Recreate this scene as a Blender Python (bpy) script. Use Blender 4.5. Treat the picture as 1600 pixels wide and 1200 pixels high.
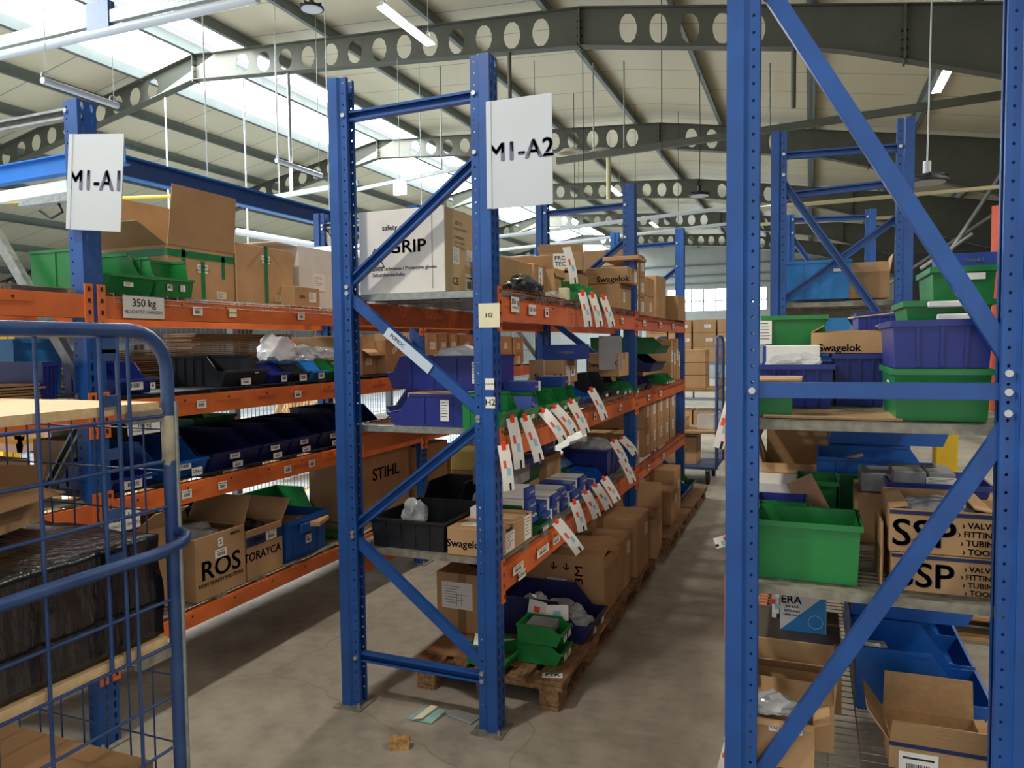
import bpy, bmesh, math, random
from math import sin, cos, pi, radians as R, hypot, atan2
from mathutils import Vector, Matrix, noise
random.seed(7)
for o in list(bpy.data.objects): bpy.data.objects.remove(o)
SC = bpy.context.scene; COL = SC.collection

# ---------------------------------------------------------------- camera, sky, light, exposure
YAW, PIT, ROL, FPX, HC = R(21.56), R(3.0), R(-0.69), 1175.78, 1.75
fw = Vector((-sin(YAW)*cos(PIT), cos(YAW)*cos(PIT), -sin(PIT)))
r0 = Vector((cos(YAW), sin(YAW), 0)); u0 = r0.cross(fw)
rt = r0*cos(ROL)+u0*sin(ROL); up = u0*cos(ROL)-r0*sin(ROL)
cd = bpy.data.cameras.new('camera'); cam = bpy.data.objects.new('camera', cd); COL.objects.link(cam)
cd.sensor_width = 36; cd.lens = 36*FPX/1600; cd.clip_start = .05; cd.clip_end = 200
m3 = Matrix((rt, up, -fw)).transposed(); cam.matrix_world = Matrix.Translation((0,0,HC)) @ m3.to_4x4()
SC.camera = cam
W = bpy.data.worlds.new('daylight'); SC.world = W; W.use_nodes = True
bg = W.node_tree.nodes['Background']; bg.inputs[0].default_value = (.95,.97,1,1); bg.inputs[1].default_value = 0.65
SC.view_settings.view_transform = 'Standard'; SC.view_settings.look = 'None'
SC.view_settings.gamma = 1; SC.view_settings.exposure = 0.62; SC.view_settings.use_curve_mapping = False
def lamp(name, kind, loc, energy, color=(1,1,1), size=1, size_y=None, rot=(0,0,0)):
    l = bpy.data.lights.new(name, kind); l.energy = energy; l.color = color
    if kind == 'AREA':
        l.size = size
        if size_y: l.shape = 'RECTANGLE'; l.size_y = size_y
    if kind == 'SUN': l.angle = size
    o = bpy.data.objects.new(name, l); COL.objects.link(o); o.location = loc; o.rotation_euler = rot; return o
lamp('ceiling_daylight','AREA',(-9.5,14,6.45),1500,(.93,.97,1),2.2,30,(0,R(-22),0))

# a real place read back from where the photo shows it
def prj(x, y, z):
    v = Vector((x,y,z-HC)); d = v.dot(fw); return 800+FPX*v.dot(rt)/d, 600-FPX*v.dot(up)/d
def cy(px, x, z):
    a, b = .2, 40.
    for _ in range(50):
        m = (a+b)/2
        if prj(x,m,z)[0] < px: a = m
        else: b = m
    return m
def cx(px, y, z):
    a, b = -12., 6.
    for _ in range(50):
        m = (a+b)/2
        v = Vector((m,y,z-HC))
        if v.dot(fw) > .05 and prj(m,y,z)[0] > px: b = m
        elif v.dot(fw) <= .05: b = m
        else: a = m
    return m
def cz(py, x, y):
    z = 1.
    for _ in range(12):
        a = prj(x,y,z)[1]; b = prj(x,y,z+.01)[1]; z -= (a-py)/((b-a)/.01)
    return z

# ---------------------------------------------------------------- materials
MAT = {}
def mat(name, col, rough=.5, metal=0, var=.0, scale=8, bump=0, emit=0, dirt=None, trans=0, alpha=1, spec=.5, stretch=None, objvar=0):
    if name in MAT: return MAT[name]
    m = bpy.data.materials.new(name); m.use_nodes = True; nt = m.node_tree; N = nt.nodes; L = nt.links
    b = N['Principled BSDF']; b.inputs['Roughness'].default_value = rough; b.inputs['Metallic'].default_value = metal
    b.inputs['Base Color'].default_value = (*col,1); b.inputs['Specular IOR Level'].default_value = spec
    if emit: b.inputs['Emission Color'].default_value = (*col,1); b.inputs['Emission Strength'].default_value = emit
    if trans: b.inputs['Transmission Weight'].default_value = trans
    if alpha < 1: b.inputs['Alpha'].default_value = alpha
    out = None
    if var or bump:
        tc = N.new('ShaderNodeTexCoord'); mp = N.new('ShaderNodeMapping'); L.new(tc.outputs['Object'], mp.inputs[0])
        if stretch: mp.inputs['Scale'].default_value = stretch
        nz = N.new('ShaderNodeTexNoise'); nz.inputs['Scale'].default_value = scale; nz.inputs['Detail'].default_value = 6
        L.new(mp.outputs[0], nz.inputs['Vector'])
        if var:
            mx = N.new('ShaderNodeMix'); mx.data_type = 'RGBA'; mr = N.new('ShaderNodeMapRange')
            mr.inputs[1].default_value = .32; mr.inputs[2].default_value = .68
            L.new(nz.outputs[0], mr.inputs[0]); L.new(mr.outputs[0], mx.inputs[0])
            mx.inputs[6].default_value = (*[max(0,c*(1-var)) for c in col],1)
            mx.inputs[7].default_value = (*(dirt or [min(1,c*(1+var)) for c in col]),1)
            out = mx.outputs[2]
            L.new(out, b.inputs['Base Color'])
        if bump:
            bp = N.new('ShaderNodeBump'); bp.inputs['Strength'].default_value = bump; bp.inputs['Distance'].default_value = .01
            L.new(nz.outputs[0], bp.inputs['Height']); L.new(bp.outputs[0], b.inputs['Normal'])
    if objvar:
        oi = N.new('ShaderNodeObjectInfo'); hs = N.new('ShaderNodeHueSaturation'); mr = N.new('ShaderNodeMapRange')
        mr.inputs[3].default_value = 1-objvar; mr.inputs[4].default_value = 1+objvar
        L.new(oi.outputs['Random'], mr.inputs[0]); L.new(mr.outputs[0], hs.inputs['Value'])
        if out: L.new(out, hs.inputs['Color'])
        else: hs.inputs['Color'].default_value = (*col,1)
        L.new(hs.outputs[0], b.inputs['Base Color'])
    MAT[name] = m; return m
def srgb(h):
    c = [int(h[i:i+2],16)/255 for i in (0,2,4)]
    return tuple(x/12.92 if x <= .04045 else ((x+.055)/1.055)**2.4 for x in c)
blue = mat('blue_paint', srgb('1d4f95'), .36, 0, .14, 6, .05)
orange = mat('orange_paint', srgb('dc7036'), .42, 0, .14, 5, .05)
galv = mat('galvanised_steel', srgb('9a9f9c'), .45, .55, .22, 30, .1)
galv_d = mat('dusty_galvanised', srgb('8a8678'), .6, .3, .3, 25, .15)
dark = mat('dark_steel', srgb('20242c'), .6, .3)
bolt_m = mat('zinc_bolt', srgb('c4c6c4'), .35, .8)
card = mat('cardboard', srgb('b59066'), .85, 0, .10, 5, .12, objvar=.10)
card_in = mat('cardboard_inside', srgb('b08c62'), .9, 0, .08, 40, .2, stretch=(1,12,1))
card_w = mat('white_cardboard', srgb('dcdad4'), .7, 0, .05, 10, .1)
card_g = mat('grey_cardboard', srgb('8f9294'), .7, 0, .08, 8, .1)
tape = mat('brown_tape', srgb('97704a'), .3, 0, .06, 20)
gtape = mat('green_tape', srgb('157a48'), .3, 0, .1, 30)
paper = mat('paper', srgb('ecebe4'), .75, 0, .03, 12)
cream = mat('cream_paper', srgb('e2dcba'), .8, 0, .04, 12)
ink = mat('black_ink', srgb('1b1c22'), .7)
navyink = mat('navy_ink', srgb('1d2a55'), .7)
redink = mat('red_ink', srgb('e9583c'), .6)
cyanink = mat('cyan_ink', srgb('8fc9dc'), .6)
orsticker = mat('orange_clip', srgb('ff4a25'), .5)
white_t = mat('white_ink', srgb('f2f2f2'), .6)
bins = dict(green=mat('green_plastic', srgb('1f7d3c'), .35, 0, .08, 10, .03, objvar=.07), navy=mat('navy_plastic', srgb('223080'), .38, 0, .10, 10, .03, objvar=.10),
    dnavy=mat('dark_navy_plastic', srgb('1a1e52'), .4, 0, .10, 10, .03), royal=mat('royal_blue_plastic', srgb('1259ad'), .35, 0, .08, 10, .03),
    black=mat('black_plastic', srgb('1f2328'), .42, 0, .1, 12, .04), sky=mat('light_blue_plastic', srgb('2b86c8'), .4, 0, .08, 8, .03),
    dgreen=mat('dark_green_plastic', srgb('14592b'), .4, 0, .1, 10, .03))
swb = mat('blue_carton', srgb('1e3f92'), .45, 0, .05, 10)
yellow = mat('yellow_paint', srgb('f0c818'), .45, 0, .08, 8)
wood = mat('pallet_wood', srgb('a07c50'), .85, 0, .28, 9, .25, stretch=(1,6,6), dirt=srgb('c09a68'))
wood_d = mat('old_pallet_wood', srgb('7a5a3c'), .9, 0, .3, 9, .3, stretch=(2,6,6), dirt=srgb('98754f'))
ply = mat('plywood', srgb('d8b98c'), .7, 0, .1, 5, .08, stretch=(1,10,10))
film = mat('black_stretch_film', srgb('141415'), .2, 0, .3, 30, 1.0, stretch=(1,1,.25), spec=1.0)
bag_m = mat('clear_plastic_bag', srgb('dfe3e4'), .14, 0, .25, 14, .5, trans=.3, alpha=.6)
bag_w = mat('white_plastic_bag', srgb('e8ebee'), .35, 0, .06, 8, .3)
bag_b = mat('black_plastic_bag', srgb('1a1c1a'), .25, 0, .2, 14, .4)
rubber = mat('black_rubber', srgb('17181a'), .7)
steel_d = mat('grey_green_steel', srgb('55574b'), .55, .1, .08, 4, .03)
purl_m = mat('purlin_steel', srgb('7c8480'), .5, .3, .08, 4)
whitetube = mat('white_lamp_housing', srgb('c6ced2'), .4)
tube_on = mat('glowing_tube', (.95,.97,1), .4, emit=14)
SIGN = mat('white_sign_board', srgb('c3cbd0'), .5, 0, .02, 4)
signink = mat('grey_sign_ink', srgb('646980'), .6)

# ---------------------------------------------------------------- mesh helpers
class MB:
    def __init__(s): s.v = []; s.f = []; s.mi = []; s.mats = []; s.sm = []
    def m(s, mt):
        if mt not in s.mats: s.mats.append(mt)
        return s.mats.index(mt)
    def add(s, vs, fs, mt, smooth=False, M=None):
        o = len(s.v); k = s.m(mt)
        s.v += [tuple(M @ Vector(v)) for v in vs] if M else [tuple(v) for v in vs]
        for f in fs: s.f.append([i+o for i in f]); s.mi.append(k); s.sm.append(smooth)
        return s
    def box(s, x0, x1, y0, y1, z0, z1, mt, M=None, bev=0):
        if bev:
            b = min(bev, (x1-x0)/3, (y1-y0)/3, (z1-z0)/3)
            X=(x0,x0+b,x1-b,x1); Y=(y0,y0+b,y1-b,y1); Z=(z0,z0+b,z1-b,z1)
            vs=[(X[i],Y[j],Z[k]) for i,j,k in [(0,1,1),(0,2,1),(0,2,2),(0,1,2),(3,1,1),(3,2,1),(3,2,2),(3,1,2),
                (1,0,1),(2,0,1),(2,0,2),(1,0,2),(1,3,1),(2,3,1),(2,3,2),(1,3,2),(1,1,0),(2,1,0),(2,2,0),(1,2,0),(1,1,3),(2,1,3),(2,2,3),(1,2,3)]]
            fs=[(0,3,2,1),(4,5,6,7),(8,9,10,11),(12,15,14,13),(16,19,18,17),(20,21,22,23),
                (0,8,11,3),(4,7,10,9),(1,2,15,12),(5,13,14,6),(0,1,19,16),(4,17,18,5),(3,20,23,2),(7,6,22,21),
                (8,16,17,9),(11,10,21,20),(12,13,18,19),(15,23,22,14),
                (0,16,8),(4,9,17),(1,12,19),(5,18,13),(3,11,20),(7,21,10),(2,23,15),(6,14,22)]
            return s.add(vs, fs, mt, False, M)
        return s.add([(x0,y0,z0),(x1,y0,z0),(x1,y1,z0),(x0,y1,z0),(x0,y0,z1),(x1,y0,z1),(x1,y1,z1),(x0,y1,z1)],
            [(0,3,2,1),(4,5,6,7),(0,1,5,4),(1,2,6,5),(2,3,7,6),(3,0,4,7)], mt, False, M)
    def tube(s, pts, r, mt, n=8, cap=True):
        pts = [Vector(p) for p in pts]; rings = []; prev = None
        for i, p in enumerate(pts):
            d = (pts[min(i+1,len(pts)-1)]-pts[max(i-1,0)]).normalized()
            a = prev if prev else (Vector((0,0,1)) if abs(d.z) < .9 else Vector((1,0,0)))
            u = (a-d*a.dot(d)).normalized(); w = d.cross(u); prev = u
            rr = r[i] if isinstance(r,(list,tuple)) else r
            rings.append([p+u*cos(2*pi*k/n)*rr+w*sin(2*pi*k/n)*rr for k in range(n)])
        vs = [v for g in rings for v in g]
        fs = [(i*n+k, i*n+(k+1)%n, (i+1)*n+(k+1)%n, (i+1)*n+k) for i in range(len(pts)-1) for k in range(n)]
        s.add(vs, fs, mt, True)
        if cap:
            s.add(rings[0], [tuple(range(n))[::-1]], mt); s.add(rings[-1], [tuple(range(n))], mt)
        return s
    def prism(s, poly, axis, a, b, mt, M=None):
        # poly of 2D points, extruded along axis ('x': poly=(y,z), 'y': (x,z), 'z': (x,y))
        f = {'x': lambda p,t:(t,p[0],p[1]), 'y': lambda p,t:(p[0],t,p[1]), 'z': lambda p,t:(p[0],p[1],t)}[axis]
        n = len(poly); vs = [f(p,a) for p in poly]+[f(p,b) for p in poly]
        fs = [tuple(range(n))[::-1], tuple(range(n,2*n))]+[(i,(i+1)%n,n+(i+1)%n,n+i) for i in range(n)]
        return s.add(vs, fs, mt, False, M)
    def quad(s, a, b, c, d, t, mt):
        # slab of thickness t on quad a b c d
        a,b,c,d = map(Vector,(a,b,c,d)); n = (b-a).cross(d-a).normalized()*t
        return s.add([a,b,c,d,a+n,b+n,c+n,d+n],[(0,3,2,1),(4,5,6,7),(0,1,5,4),(1,2,6,5),(2,3,7,6),(3,0,4,7)],mt)
    def mesh(s, name):
        me = bpy.data.meshes.new(name); me.from_pydata(s.v, [], s.f)
        for m_ in s.mats: me.materials.append(m_)
        me.polygons.foreach_set('material_index', s.mi); me.polygons.foreach_set('use_smooth', s.sm); me.update()
        return me
    def fix(s, name):
        me = s.mesh(name); b = bmesh.new(); b.from_mesh(me); bmesh.ops.recalc_face_normals(b, faces=b.faces); b.to_mesh(me); b.free(); return me
def meta(o, label=None, cat=None, group=None, kind=None):
    for k, v in (('label',label),('category',cat),('group',group),('kind',kind)):
        if v: o[k] = v
    return o
def part(name, mb, parent=None, loc=(0,0,0), rot=(0,0,0), label=None):
    me = mb.fix(name) if isinstance(mb, MB) else mb
    o = bpy.data.objects.new(name, me); COL.objects.link(o)
    if parent: o.parent = parent
    o.location = loc; o.rotation_euler = rot
    if label: o['label'] = label
    return o
def thing(name, label, cat, loc=(0,0,0), rz=0, group=None, rot=None):
    o = bpy.data.objects.new(name, None); o.empty_display_size = .05; COL.objects.link(o)
    o.location = loc; o.rotation_euler = rot or (0,0,rz); return meta(o, label, cat, group)
def solo(name, mb, label, cat, loc=(0,0,0), rot=(0,0,0), group=None, kind=None):
    return meta(part(name, mb, None, loc, rot), label, cat, group, kind)
def struct(name, mb, loc=(0,0,0)): return meta(part(name, mb, None, loc), kind='structure')
def dup(o, loc=None, rz=None, label=None, parent=None):
    c = o.copy(); COL.objects.link(c)
    if parent: c.parent = parent
    if loc is not None: c.location = loc
    if rz is not None: c.rotation_euler = (0,0,rz)
    if label: c['label'] = label
    for ch in list(o.children): dup(ch, parent=c)
    return c
_tx = {}
def text_mesh(s):
    k = s
    if k in _tx: return _tx[k]
    cu = bpy.data.curves.new('t', 'FONT'); cu.body = s; cu.size = 1; cu.extrude = .01
    cu.align_x = 'CENTER'; cu.align_y = 'CENTER'; cu.resolution_u = 3
    o = bpy.data.objects.new('t', cu); COL.objects.link(o); bpy.context.view_layer.update()
    me = bpy.data.meshes.new_from_object(o.evaluated_get(bpy.context.evaluated_depsgraph_get()))
    _tx[k] = ([tuple(v.co) for v in me.vertices], [tuple(p.vertices) for p in me.polygons])
    bpy.data.objects.remove(o); bpy.data.curves.remove(cu); bpy.data.meshes.remove(me); return _tx[k]
def put_text(mb, s, M, size, mt, bold=0, sx=1):
    v, f = text_mesh(s)
    for dx, dy in (((0,0),) if not bold else ((-bold*1.6,0),(bold*1.6,0),(0,bold),(0,-bold))):
        mb.add(v, f, mt, False, M @ Matrix.Translation((dx*size,dy*size,0)) @ Matrix.Diagonal((size*sx,size,.06,1)))
def FM(face, w, d, h, u=0, v=0, off=.0008):
    # frame on a face of a w,d,h box based at the origin: local x right, y up, z out; u,v from face centre
    if face == 'f': return Matrix.Translation((u,-d/2-off,h/2+v)) @ Matrix.Rotation(pi/2,4,'X')
    if face == 'b': return Matrix.Translation((-u,d/2+off,h/2+v)) @ Matrix.Rotation(pi,4,'Z') @ Matrix.Rotation(pi/2,4,'X')
    if face == 'r': return Matrix.Translation((w/2+off,u,h/2+v)) @ Matrix.Rotation(pi/2,4,'Z') @ Matrix.Rotation(pi/2,4,'X')
    if face == 'l': return Matrix.Translation((-w/2-off,-u,h/2+v)) @ Matrix.Rotation(-pi/2,4,'Z') @ Matrix.Rotation(pi/2,4,'X')
    return Matrix.Translation((u,v,h+off))
def label_mb(M, w, h, style='bar', base=None, txt=None, rnd=None):
    rg = random.Random(rnd if rnd is not None else int(w*9999)+int(h*777))
    b = MB(); t = .0008; b.box(-w/2,w/2,-h/2,h/2,0,t,base or paper,M)
    def r(x0,x1,y0,y1,mt=ink): b.box(x0*w,x1*w,y0*h,y1*h,t*.6,t*1.5,mt,M)
    if style == 'bar':
        x = -.3
        while x < .28:
            k = rg.choice((.015,.025,.04)); r(x,x+k,-.28,.1); x += k+rg.choice((.02,.03))
        r(-.4,.4,.26,.33); 
    elif style == 'lines':
        for i in range(6):
            y = .36-i*.13; r(-.42,-.42+rg.uniform(.4,.84),y,y+.03)
    elif style == 'form':
        for i in range(7):
            y = .32-i*.1; r(-.4,-.4+rg.uniform(.3,.8),y,y+.015)
        r(-.02,-.01,-.4,.1); r(.14,.15,-.4,.1)
    elif style == 'tag':
        r(-.2,.1,.12,.27,redink); r(-.05,.25,-.1,.1,cyanink); r(.1,.24,-.4,-.3)
    elif style == 'txt':
        ls = txt.split('|'); n = len(ls)
        for i, l in enumerate(ls):
            s = min(h*.85/n, w*1.75/max(1,len(l)))
            if txt.startswith('350') : s = h*.5 if i == 0 else h*.21
            put_text(b, l, M @ Matrix.Translation((0,(n-1)/2*h*.8/n-i*h*.8/n-(h*.02 if n > 1 else 0),t)), s, ink, .008 if s > .022 else 0)
    return b
# ---------------------------------------------------------------- racks
def perf(mb, P0, U, N, w, h, nu, nv, hole, mt, hu=.5):
    """perforated strip: origin P0, unit dirs U (width) and N (height), cells nu x nv, hole polygon of 8 pts in cell units or None"""
    P0, U, N = Vector(P0), Vector(U), Vector(N); cw, ch = w/nu, h/nv
    out = [(0,0),(.5,0),(1,0),(1,.5),(1,1),(.5,1),(0,1),(0,.5)]
    for i in range(nu):
        for j in range(nv):
            o = P0+U*cw*i+N*ch*j
            if not hole or (j % 1): mb.add([o,o+U*cw,o+U*cw+N*ch,o+N*ch],[(0,1,2,3)],mt); continue
            vs = [o+U*cw*a+N*ch*b for a,b in out]+[o+U*cw*a+N*ch*b for a,b in hole]
            mb.add(vs,[(k,(k+1)%8,8+(k+1)%8,8+k) for k in range(8)],mt)
def oct_(cu, cv, a, b):
    return [(cu+a*cos(t), cv+b*sin(t)) for t in [R(225+45*k) for k in range(8)]]
def solidify(o, t, off=0):
    m = o.modifiers.new('thickness','SOLIDIFY'); m.thickness = t; m.offset = off; return o
UP = {}
def upright_mesh(h):
    """rack post, beam face toward -x (width along y), open at +x"""
    if h in UP: return UP[h]
    b = MB(); n = int(h/.05); Z = (0,0,1); hh = n*.05
    # beam face with two columns of slots
    slot = [(.42,.18),(.5,.15),(.58,.18),(.66,.5),(.62,.8),(.5,.85),(.38,.8),(.34,.5)]
    perf(b,(-.045,-.045,0),(0,1,0),Z,.09,hh,2,int(n/1),slot,blue)
    for s in (-1,1):
        b.add([(-.045,s*.045,0),(.004,s*.045,0),(.004,s*.045,hh),(-.045,s*.045,hh)],[(0,1,2,3)],blue)
        b.add([(.004,s*.045,0),(.014,s*.033,0),(.014,s*.033,hh),(.004,s*.045,hh)],[(0,1,2,3)],blue)
        perf(b,(.014,s*.033,0),(1,0,0),Z,.034,hh,1,n,oct_(.5,.5,.13,.1),blue)
        b.add([(.048,s*.033,0),(.048,s*.016,0),(.048,s*.016,hh),(.048,s*.033,hh)],[(0,1,2,3)],blue)
    UP[h] = b.mesh('upright'); return UP[h]
def brace(parent, a, b, y, w=.045, mt=None, op=1, name='brace'):
    """C channel from a=(x,z) to b, web at side -op of y, opening toward op"""
    mt = mt or blue; A, B = Vector((a[0],y,a[1])), Vector((b[0],y,b[1])); d = (B-A).normalized(); n = Vector((0,1,0)).cross(d)
    m = MB(); t = .003; dp = .03; Y = Vector((0,1,0))*op
    def sl(p, q): # slab across
        m.add([A+p,A+q,B+q,B+p],[(0,1,2,3)],mt)
    c = -Y*dp/2; e = Y*dp/2
    sl(c-n*w/2, c+n*w/2); sl(c+n*w/2, e+n*w/2); sl(c-n*w/2, e-n*w/2); sl(e-n*w/2, e-n*(w/2-.010)); sl(e+n*w/2, e+n*(w/2-.010))
    return solidify(part(name, m.mesh(name), parent), .003)
def bolt(parent, x, y, z, ny=-1):
    m = MB(); m.tube([(x,y,z),(x,y+ny*.01,z)],.0105,bolt_m,8); return part('bolt', m, parent)
def frame(rack, xf, xr, y, h, nodes, mt=None, top=None, plate=True, ops=None, rh=None):
    """two uprights and their bracing; xf beam face post centre, xr rear; nodes: list of ((x,z),(x,z))"""
    s = 1 if xr > xf else -1
    for x, rz, hh in ((xf, 0 if s > 0 else pi, h),(xr, pi if s > 0 else 0, rh or h)):
        o = solidify(part('upright', upright_mesh(hh), rack, (x,y,0), (0,0,rz)), .0025)
        if plate:
            m = MB(); m.box(x-.075,x+.075,y-.08,y+.075,0,.008,galv_d); m.tube([(x+.055,y-.055,0),(x+.055,y-.055,.03)],.008,bolt_m,6); part('foot_plate', m, rack)
    for k, (a, b) in enumerate(nodes):
        brace(rack, a, b, y, mt=mt, op=(ops[k] if ops else (1 if k % 2 else -1)))
        for p in (a, b): bolt(rack, p[0]+(s if p[0] == xf else -s)*.031, y-.034, p[1])
def beam(rack, x, y0, y1, z, face, hgt=.11, mt=None):
    """stepped box beam along y with its top at z; face=+1/-1 the aisle side"""
    mt = mt or orange; m = MB(); f = face
    X = sorted((x, x-f*.045)); m.box(X[0],X[1],y0+.045,y1-.045,z-hgt,z-.0,mt)
    X = sorted((x-f*.045, x-f*.06)); m.box(X[0],X[1],y0+.045,y1-.045,z-hgt,z-.025,mt)
    for k in range(int((y1-y0)/.3)):           # pressed tabs along the top edge
        yy = y0+.1+k*.3; X = sorted((x, x+f*.003)); m.box(X[0],X[1],yy,yy+.16,z-.042,z-.006,mt); m.box(*sorted((x+f*.003,x+f*.0045)),yy+.075,yy+.085,z-.03,z-.02,dark)
    o = part('beam', m, rack)
    c = MB()
    for yy, s in ((y0,1),(y1,-1)):
        Y = sorted((yy-s*.0+s*.012, yy+s*.05)); X = sorted((x-f*.0, x+f*.007)); c2 = MB()
        c2.box(X[0],X[1],Y[0],Y[1],z-.155,z+.045,mt)
        for q in range(4): c2.box(*sorted((x+f*.007,x+f*.0085)),(Y[0]+Y[1])/2-.006,(Y[0]+Y[1])/2+.006,z-.135+q*.05,z-.117+q*.05,dark)
        part('beam_connector', c2, o)
    return o
def plank_deck(rack, x0, x1, y0, y1, z, mt=None, name='shelf_deck', grate=True):
    """steel deck of planks running in x across the beams, first edge a channel"""
    mt = mt or galv; m = MB(); n = max(1, round((y1-y0)/.3)); w = (y1-y0)/n
    for i in range(n):
        a = y0+i*w
        m.box(x0,x1,a+.002,a+.035,z-.03,z,mt); m.box(x0,x1,a+w-.035,a+w-.002,z-.03,z,mt)
        if grate:
            k = 6
            for j in range(k): yy = a+.045+j*(w-.09)/(k-1); m.box(x0,x1,yy-.009,yy+.009,z-.012,z-.002,mt)
            for j in range(6): xx = x0+(x1-x0)*(j+.5)/6; m.box(xx-.01,xx+.01,a+.03,a+w-.03,z-.022,z-.012,mt)
        else: m.box(x0,x1,a+.03,a+w-.03,z-.004,z-.001,mt)
    return part(name, m, rack)
def wire_deck(rack, x0, x1, y0, y1, z, mt, face, lip=.05, px=.05, name='wire_deck'):
    m = MB(); r = .0022
    n = int((y1-y0)/px)
    for i in range(n+1):
        y = y0+(y1-y0)*i/n
        pts = [(x0,y,z),(x1,y,z),(x1,y,z-lip)] if face > 0 else [(x1,y,z),(x0,y,z),(x0,y,z-lip)]
        if lip: m.tube(pts, r, mt, 4, False)
        else: m.tube(pts[:2], r, mt, 4, False)
    for i in range(int((x1-x0)/.1)+1): xx = x0+i*.1; m.tube([(xx,y0,z-.003),(xx,y1,z-.003)], r, mt, 4, False)
    if lip:
        xe = (x1 if face > 0 else x0)+face*.002
        for q in (.018,.04): m.tube([(xe,y0,z-q),(xe,y1,z-q)], r, mt, 4, False)
    return part(name, m, rack)
def beam_label(rack, xface, face, px, z, w, h, style='bar', txt=None, base=None, n='beam_label'):
    y = cy(px, xface, z)
    M = Matrix.Translation((xface+face*.0125,y,z)) @ Matrix.Rotation(face*pi/2,4,'Z') @ Matrix.Rotation(pi/2,4,'X')
    return part(n, label_mb(M,w,h,style,base,txt,int(px)), rack)

# ---------------------------------------------------------------- containers
def crumple(seed, rx, ry, rz, mt, name='bag', det=3, amp=.35):
    b = bmesh.new(); bmesh.ops.create_icosphere(b, subdivisions=det, radius=1); o = Vector((seed*3.1,seed*1.7,0))
    for v in b.verts:
        n = noise.noise(v.co*1.6+o)*amp+abs(noise.noise(v.co*4.2+o))*amp*.9
        k = 1+n-.15; v.co = Vector((v.co.x*rx*k, v.co.y*ry*k, max(v.co.z,-.55)*rz*k))
    zm = min(v.co.z for v in b.verts)
    for v in b.verts: v.co.z -= zm
    me = bpy.data.meshes.new(name); b.to_mesh(me); b.free(); me.materials.append(mt); return me
def carton(w, d, h, label, loc, rz=0, prints=(), flaps=None, tp='v', mt=None, tmt=None, group=None, fl=None, rot=None, cat='box', name='carton', fill=None):
    """cardboard carton; flaps: dict face->angle from vertical outward (deg) makes it open; prints: (kind, face, u, v, w, h, text)"""
    mt = mt or card; tmt = tmt or tape
    t = thing(name, label, cat, loc, rz, group, rot)
    if flaps is None:
        m = MB(); m.box(-w/2,w/2,-d/2,d/2,0,h,mt,bev=.003); part('body', m, t)
        if w*d > .004 and tp:
            m = MB(); q = min(.025, d*.12); e = .0007
            m.box(-w/2-e,w/2+e,-q,q,h-.002,h+e,tmt)
            for s in (-1,1): X = sorted((s*w/2,s*(w/2+e))); m.box(X[0],X[1],-q,q,h*.72 if tp=='v' else 0,h+e,tmt)
            if tp == 'f': m.box(-q,q,-d/2-e,-d/2,0,h,tmt); m.box(-q,q,d/2,d/2+e,0,h,tmt); m.box(-q,q,-d/2-e,d/2+e,h,h+e,tmt)
            part('tape', m, t)
    else:
        g = .004; m = MB()
        m.box(-w/2,w/2,-d/2,-d/2+g,0,h,mt); m.box(-w/2,w/2,d/2-g,d/2,0,h,mt); m.box(-w/2,-w/2+g,-d/2+g,d/2-g,0,h,mt); m.box(w/2-g,w/2,-d/2+g,d/2-g,0,h,mt); m.box(-w/2+g,w/2-g,-d/2+g,d/2-g,0,g,card_in)
        part('body', m, t)
        for f, a in flaps.items():
            ln = (fl or {}).get(f, min(d,w)/2*.98); m = MB(); a = R(a); ww = (w if f in 'fb' else d)/2-.002
            sh = .97
            vs = [(-ww,0,0),(ww,0,0),(ww*sh,sin(a)*-ln,cos(a)*ln),(-ww*sh,sin(a)*-ln,cos(a)*ln)]
            m.quad(vs[0],vs[1],vs[2],vs[3],.004,mt)
            ang = {'f':0,'r':pi/2,'b':pi,'l':-pi/2}[f]; off = {'f':(0,-d/2+.002,h),'b':(0,d/2-.002,h),'r':(w/2-.002,0,h),'l':(-w/2+.002,0,h)}[f]
            part('flap', m, t, off, (0,0,ang))
    for p in prints: add_print(t, p, w, d, h)
    if fill: 
        o = part('packing_contents', crumple(fill[0], w*.42, d*.42, fill[1], fill[2]), t, (0,0,max(.005,h-fill[1]*1.25)))
    return t
def add_print(t, p, w, d, h):
    kind, face, u, v, pw, ph = p[:6]; tx = p[6] if len(p) > 6 else None; mt = p[7] if len(p) > 7 else ink; ro = p[8] if len(p) > 8 else 0
    M = FM(face, w, d, h, u, v) @ Matrix.Rotation(ro,4,'Z')
    if kind == 'text':
        b = MB(); put_text(b, tx, M, ph, mt, .012, pw if pw else 1); part('lettering', b, t)
    elif kind == 'patch':
        b = MB(); b.box(-pw/2,pw/2,-ph/2,ph/2,0,.0006,mt,M); part('printed_band', b, t)
    elif kind == 'tape':
        b = MB(); b.box(-pw/2,pw/2,-ph/2,ph/2,0,.0009,mt,M); part('tape', b, t)
    elif kind == 'cream': part('label', label_mb(M,pw,ph,'txt' if tx else 'lines',cream,tx,int(abs(u*977))+3), t)
    else: part('label', label_mb(M,pw,ph,kind,None,tx,int(abs(u*977)+abs(v*313))), t)
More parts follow.
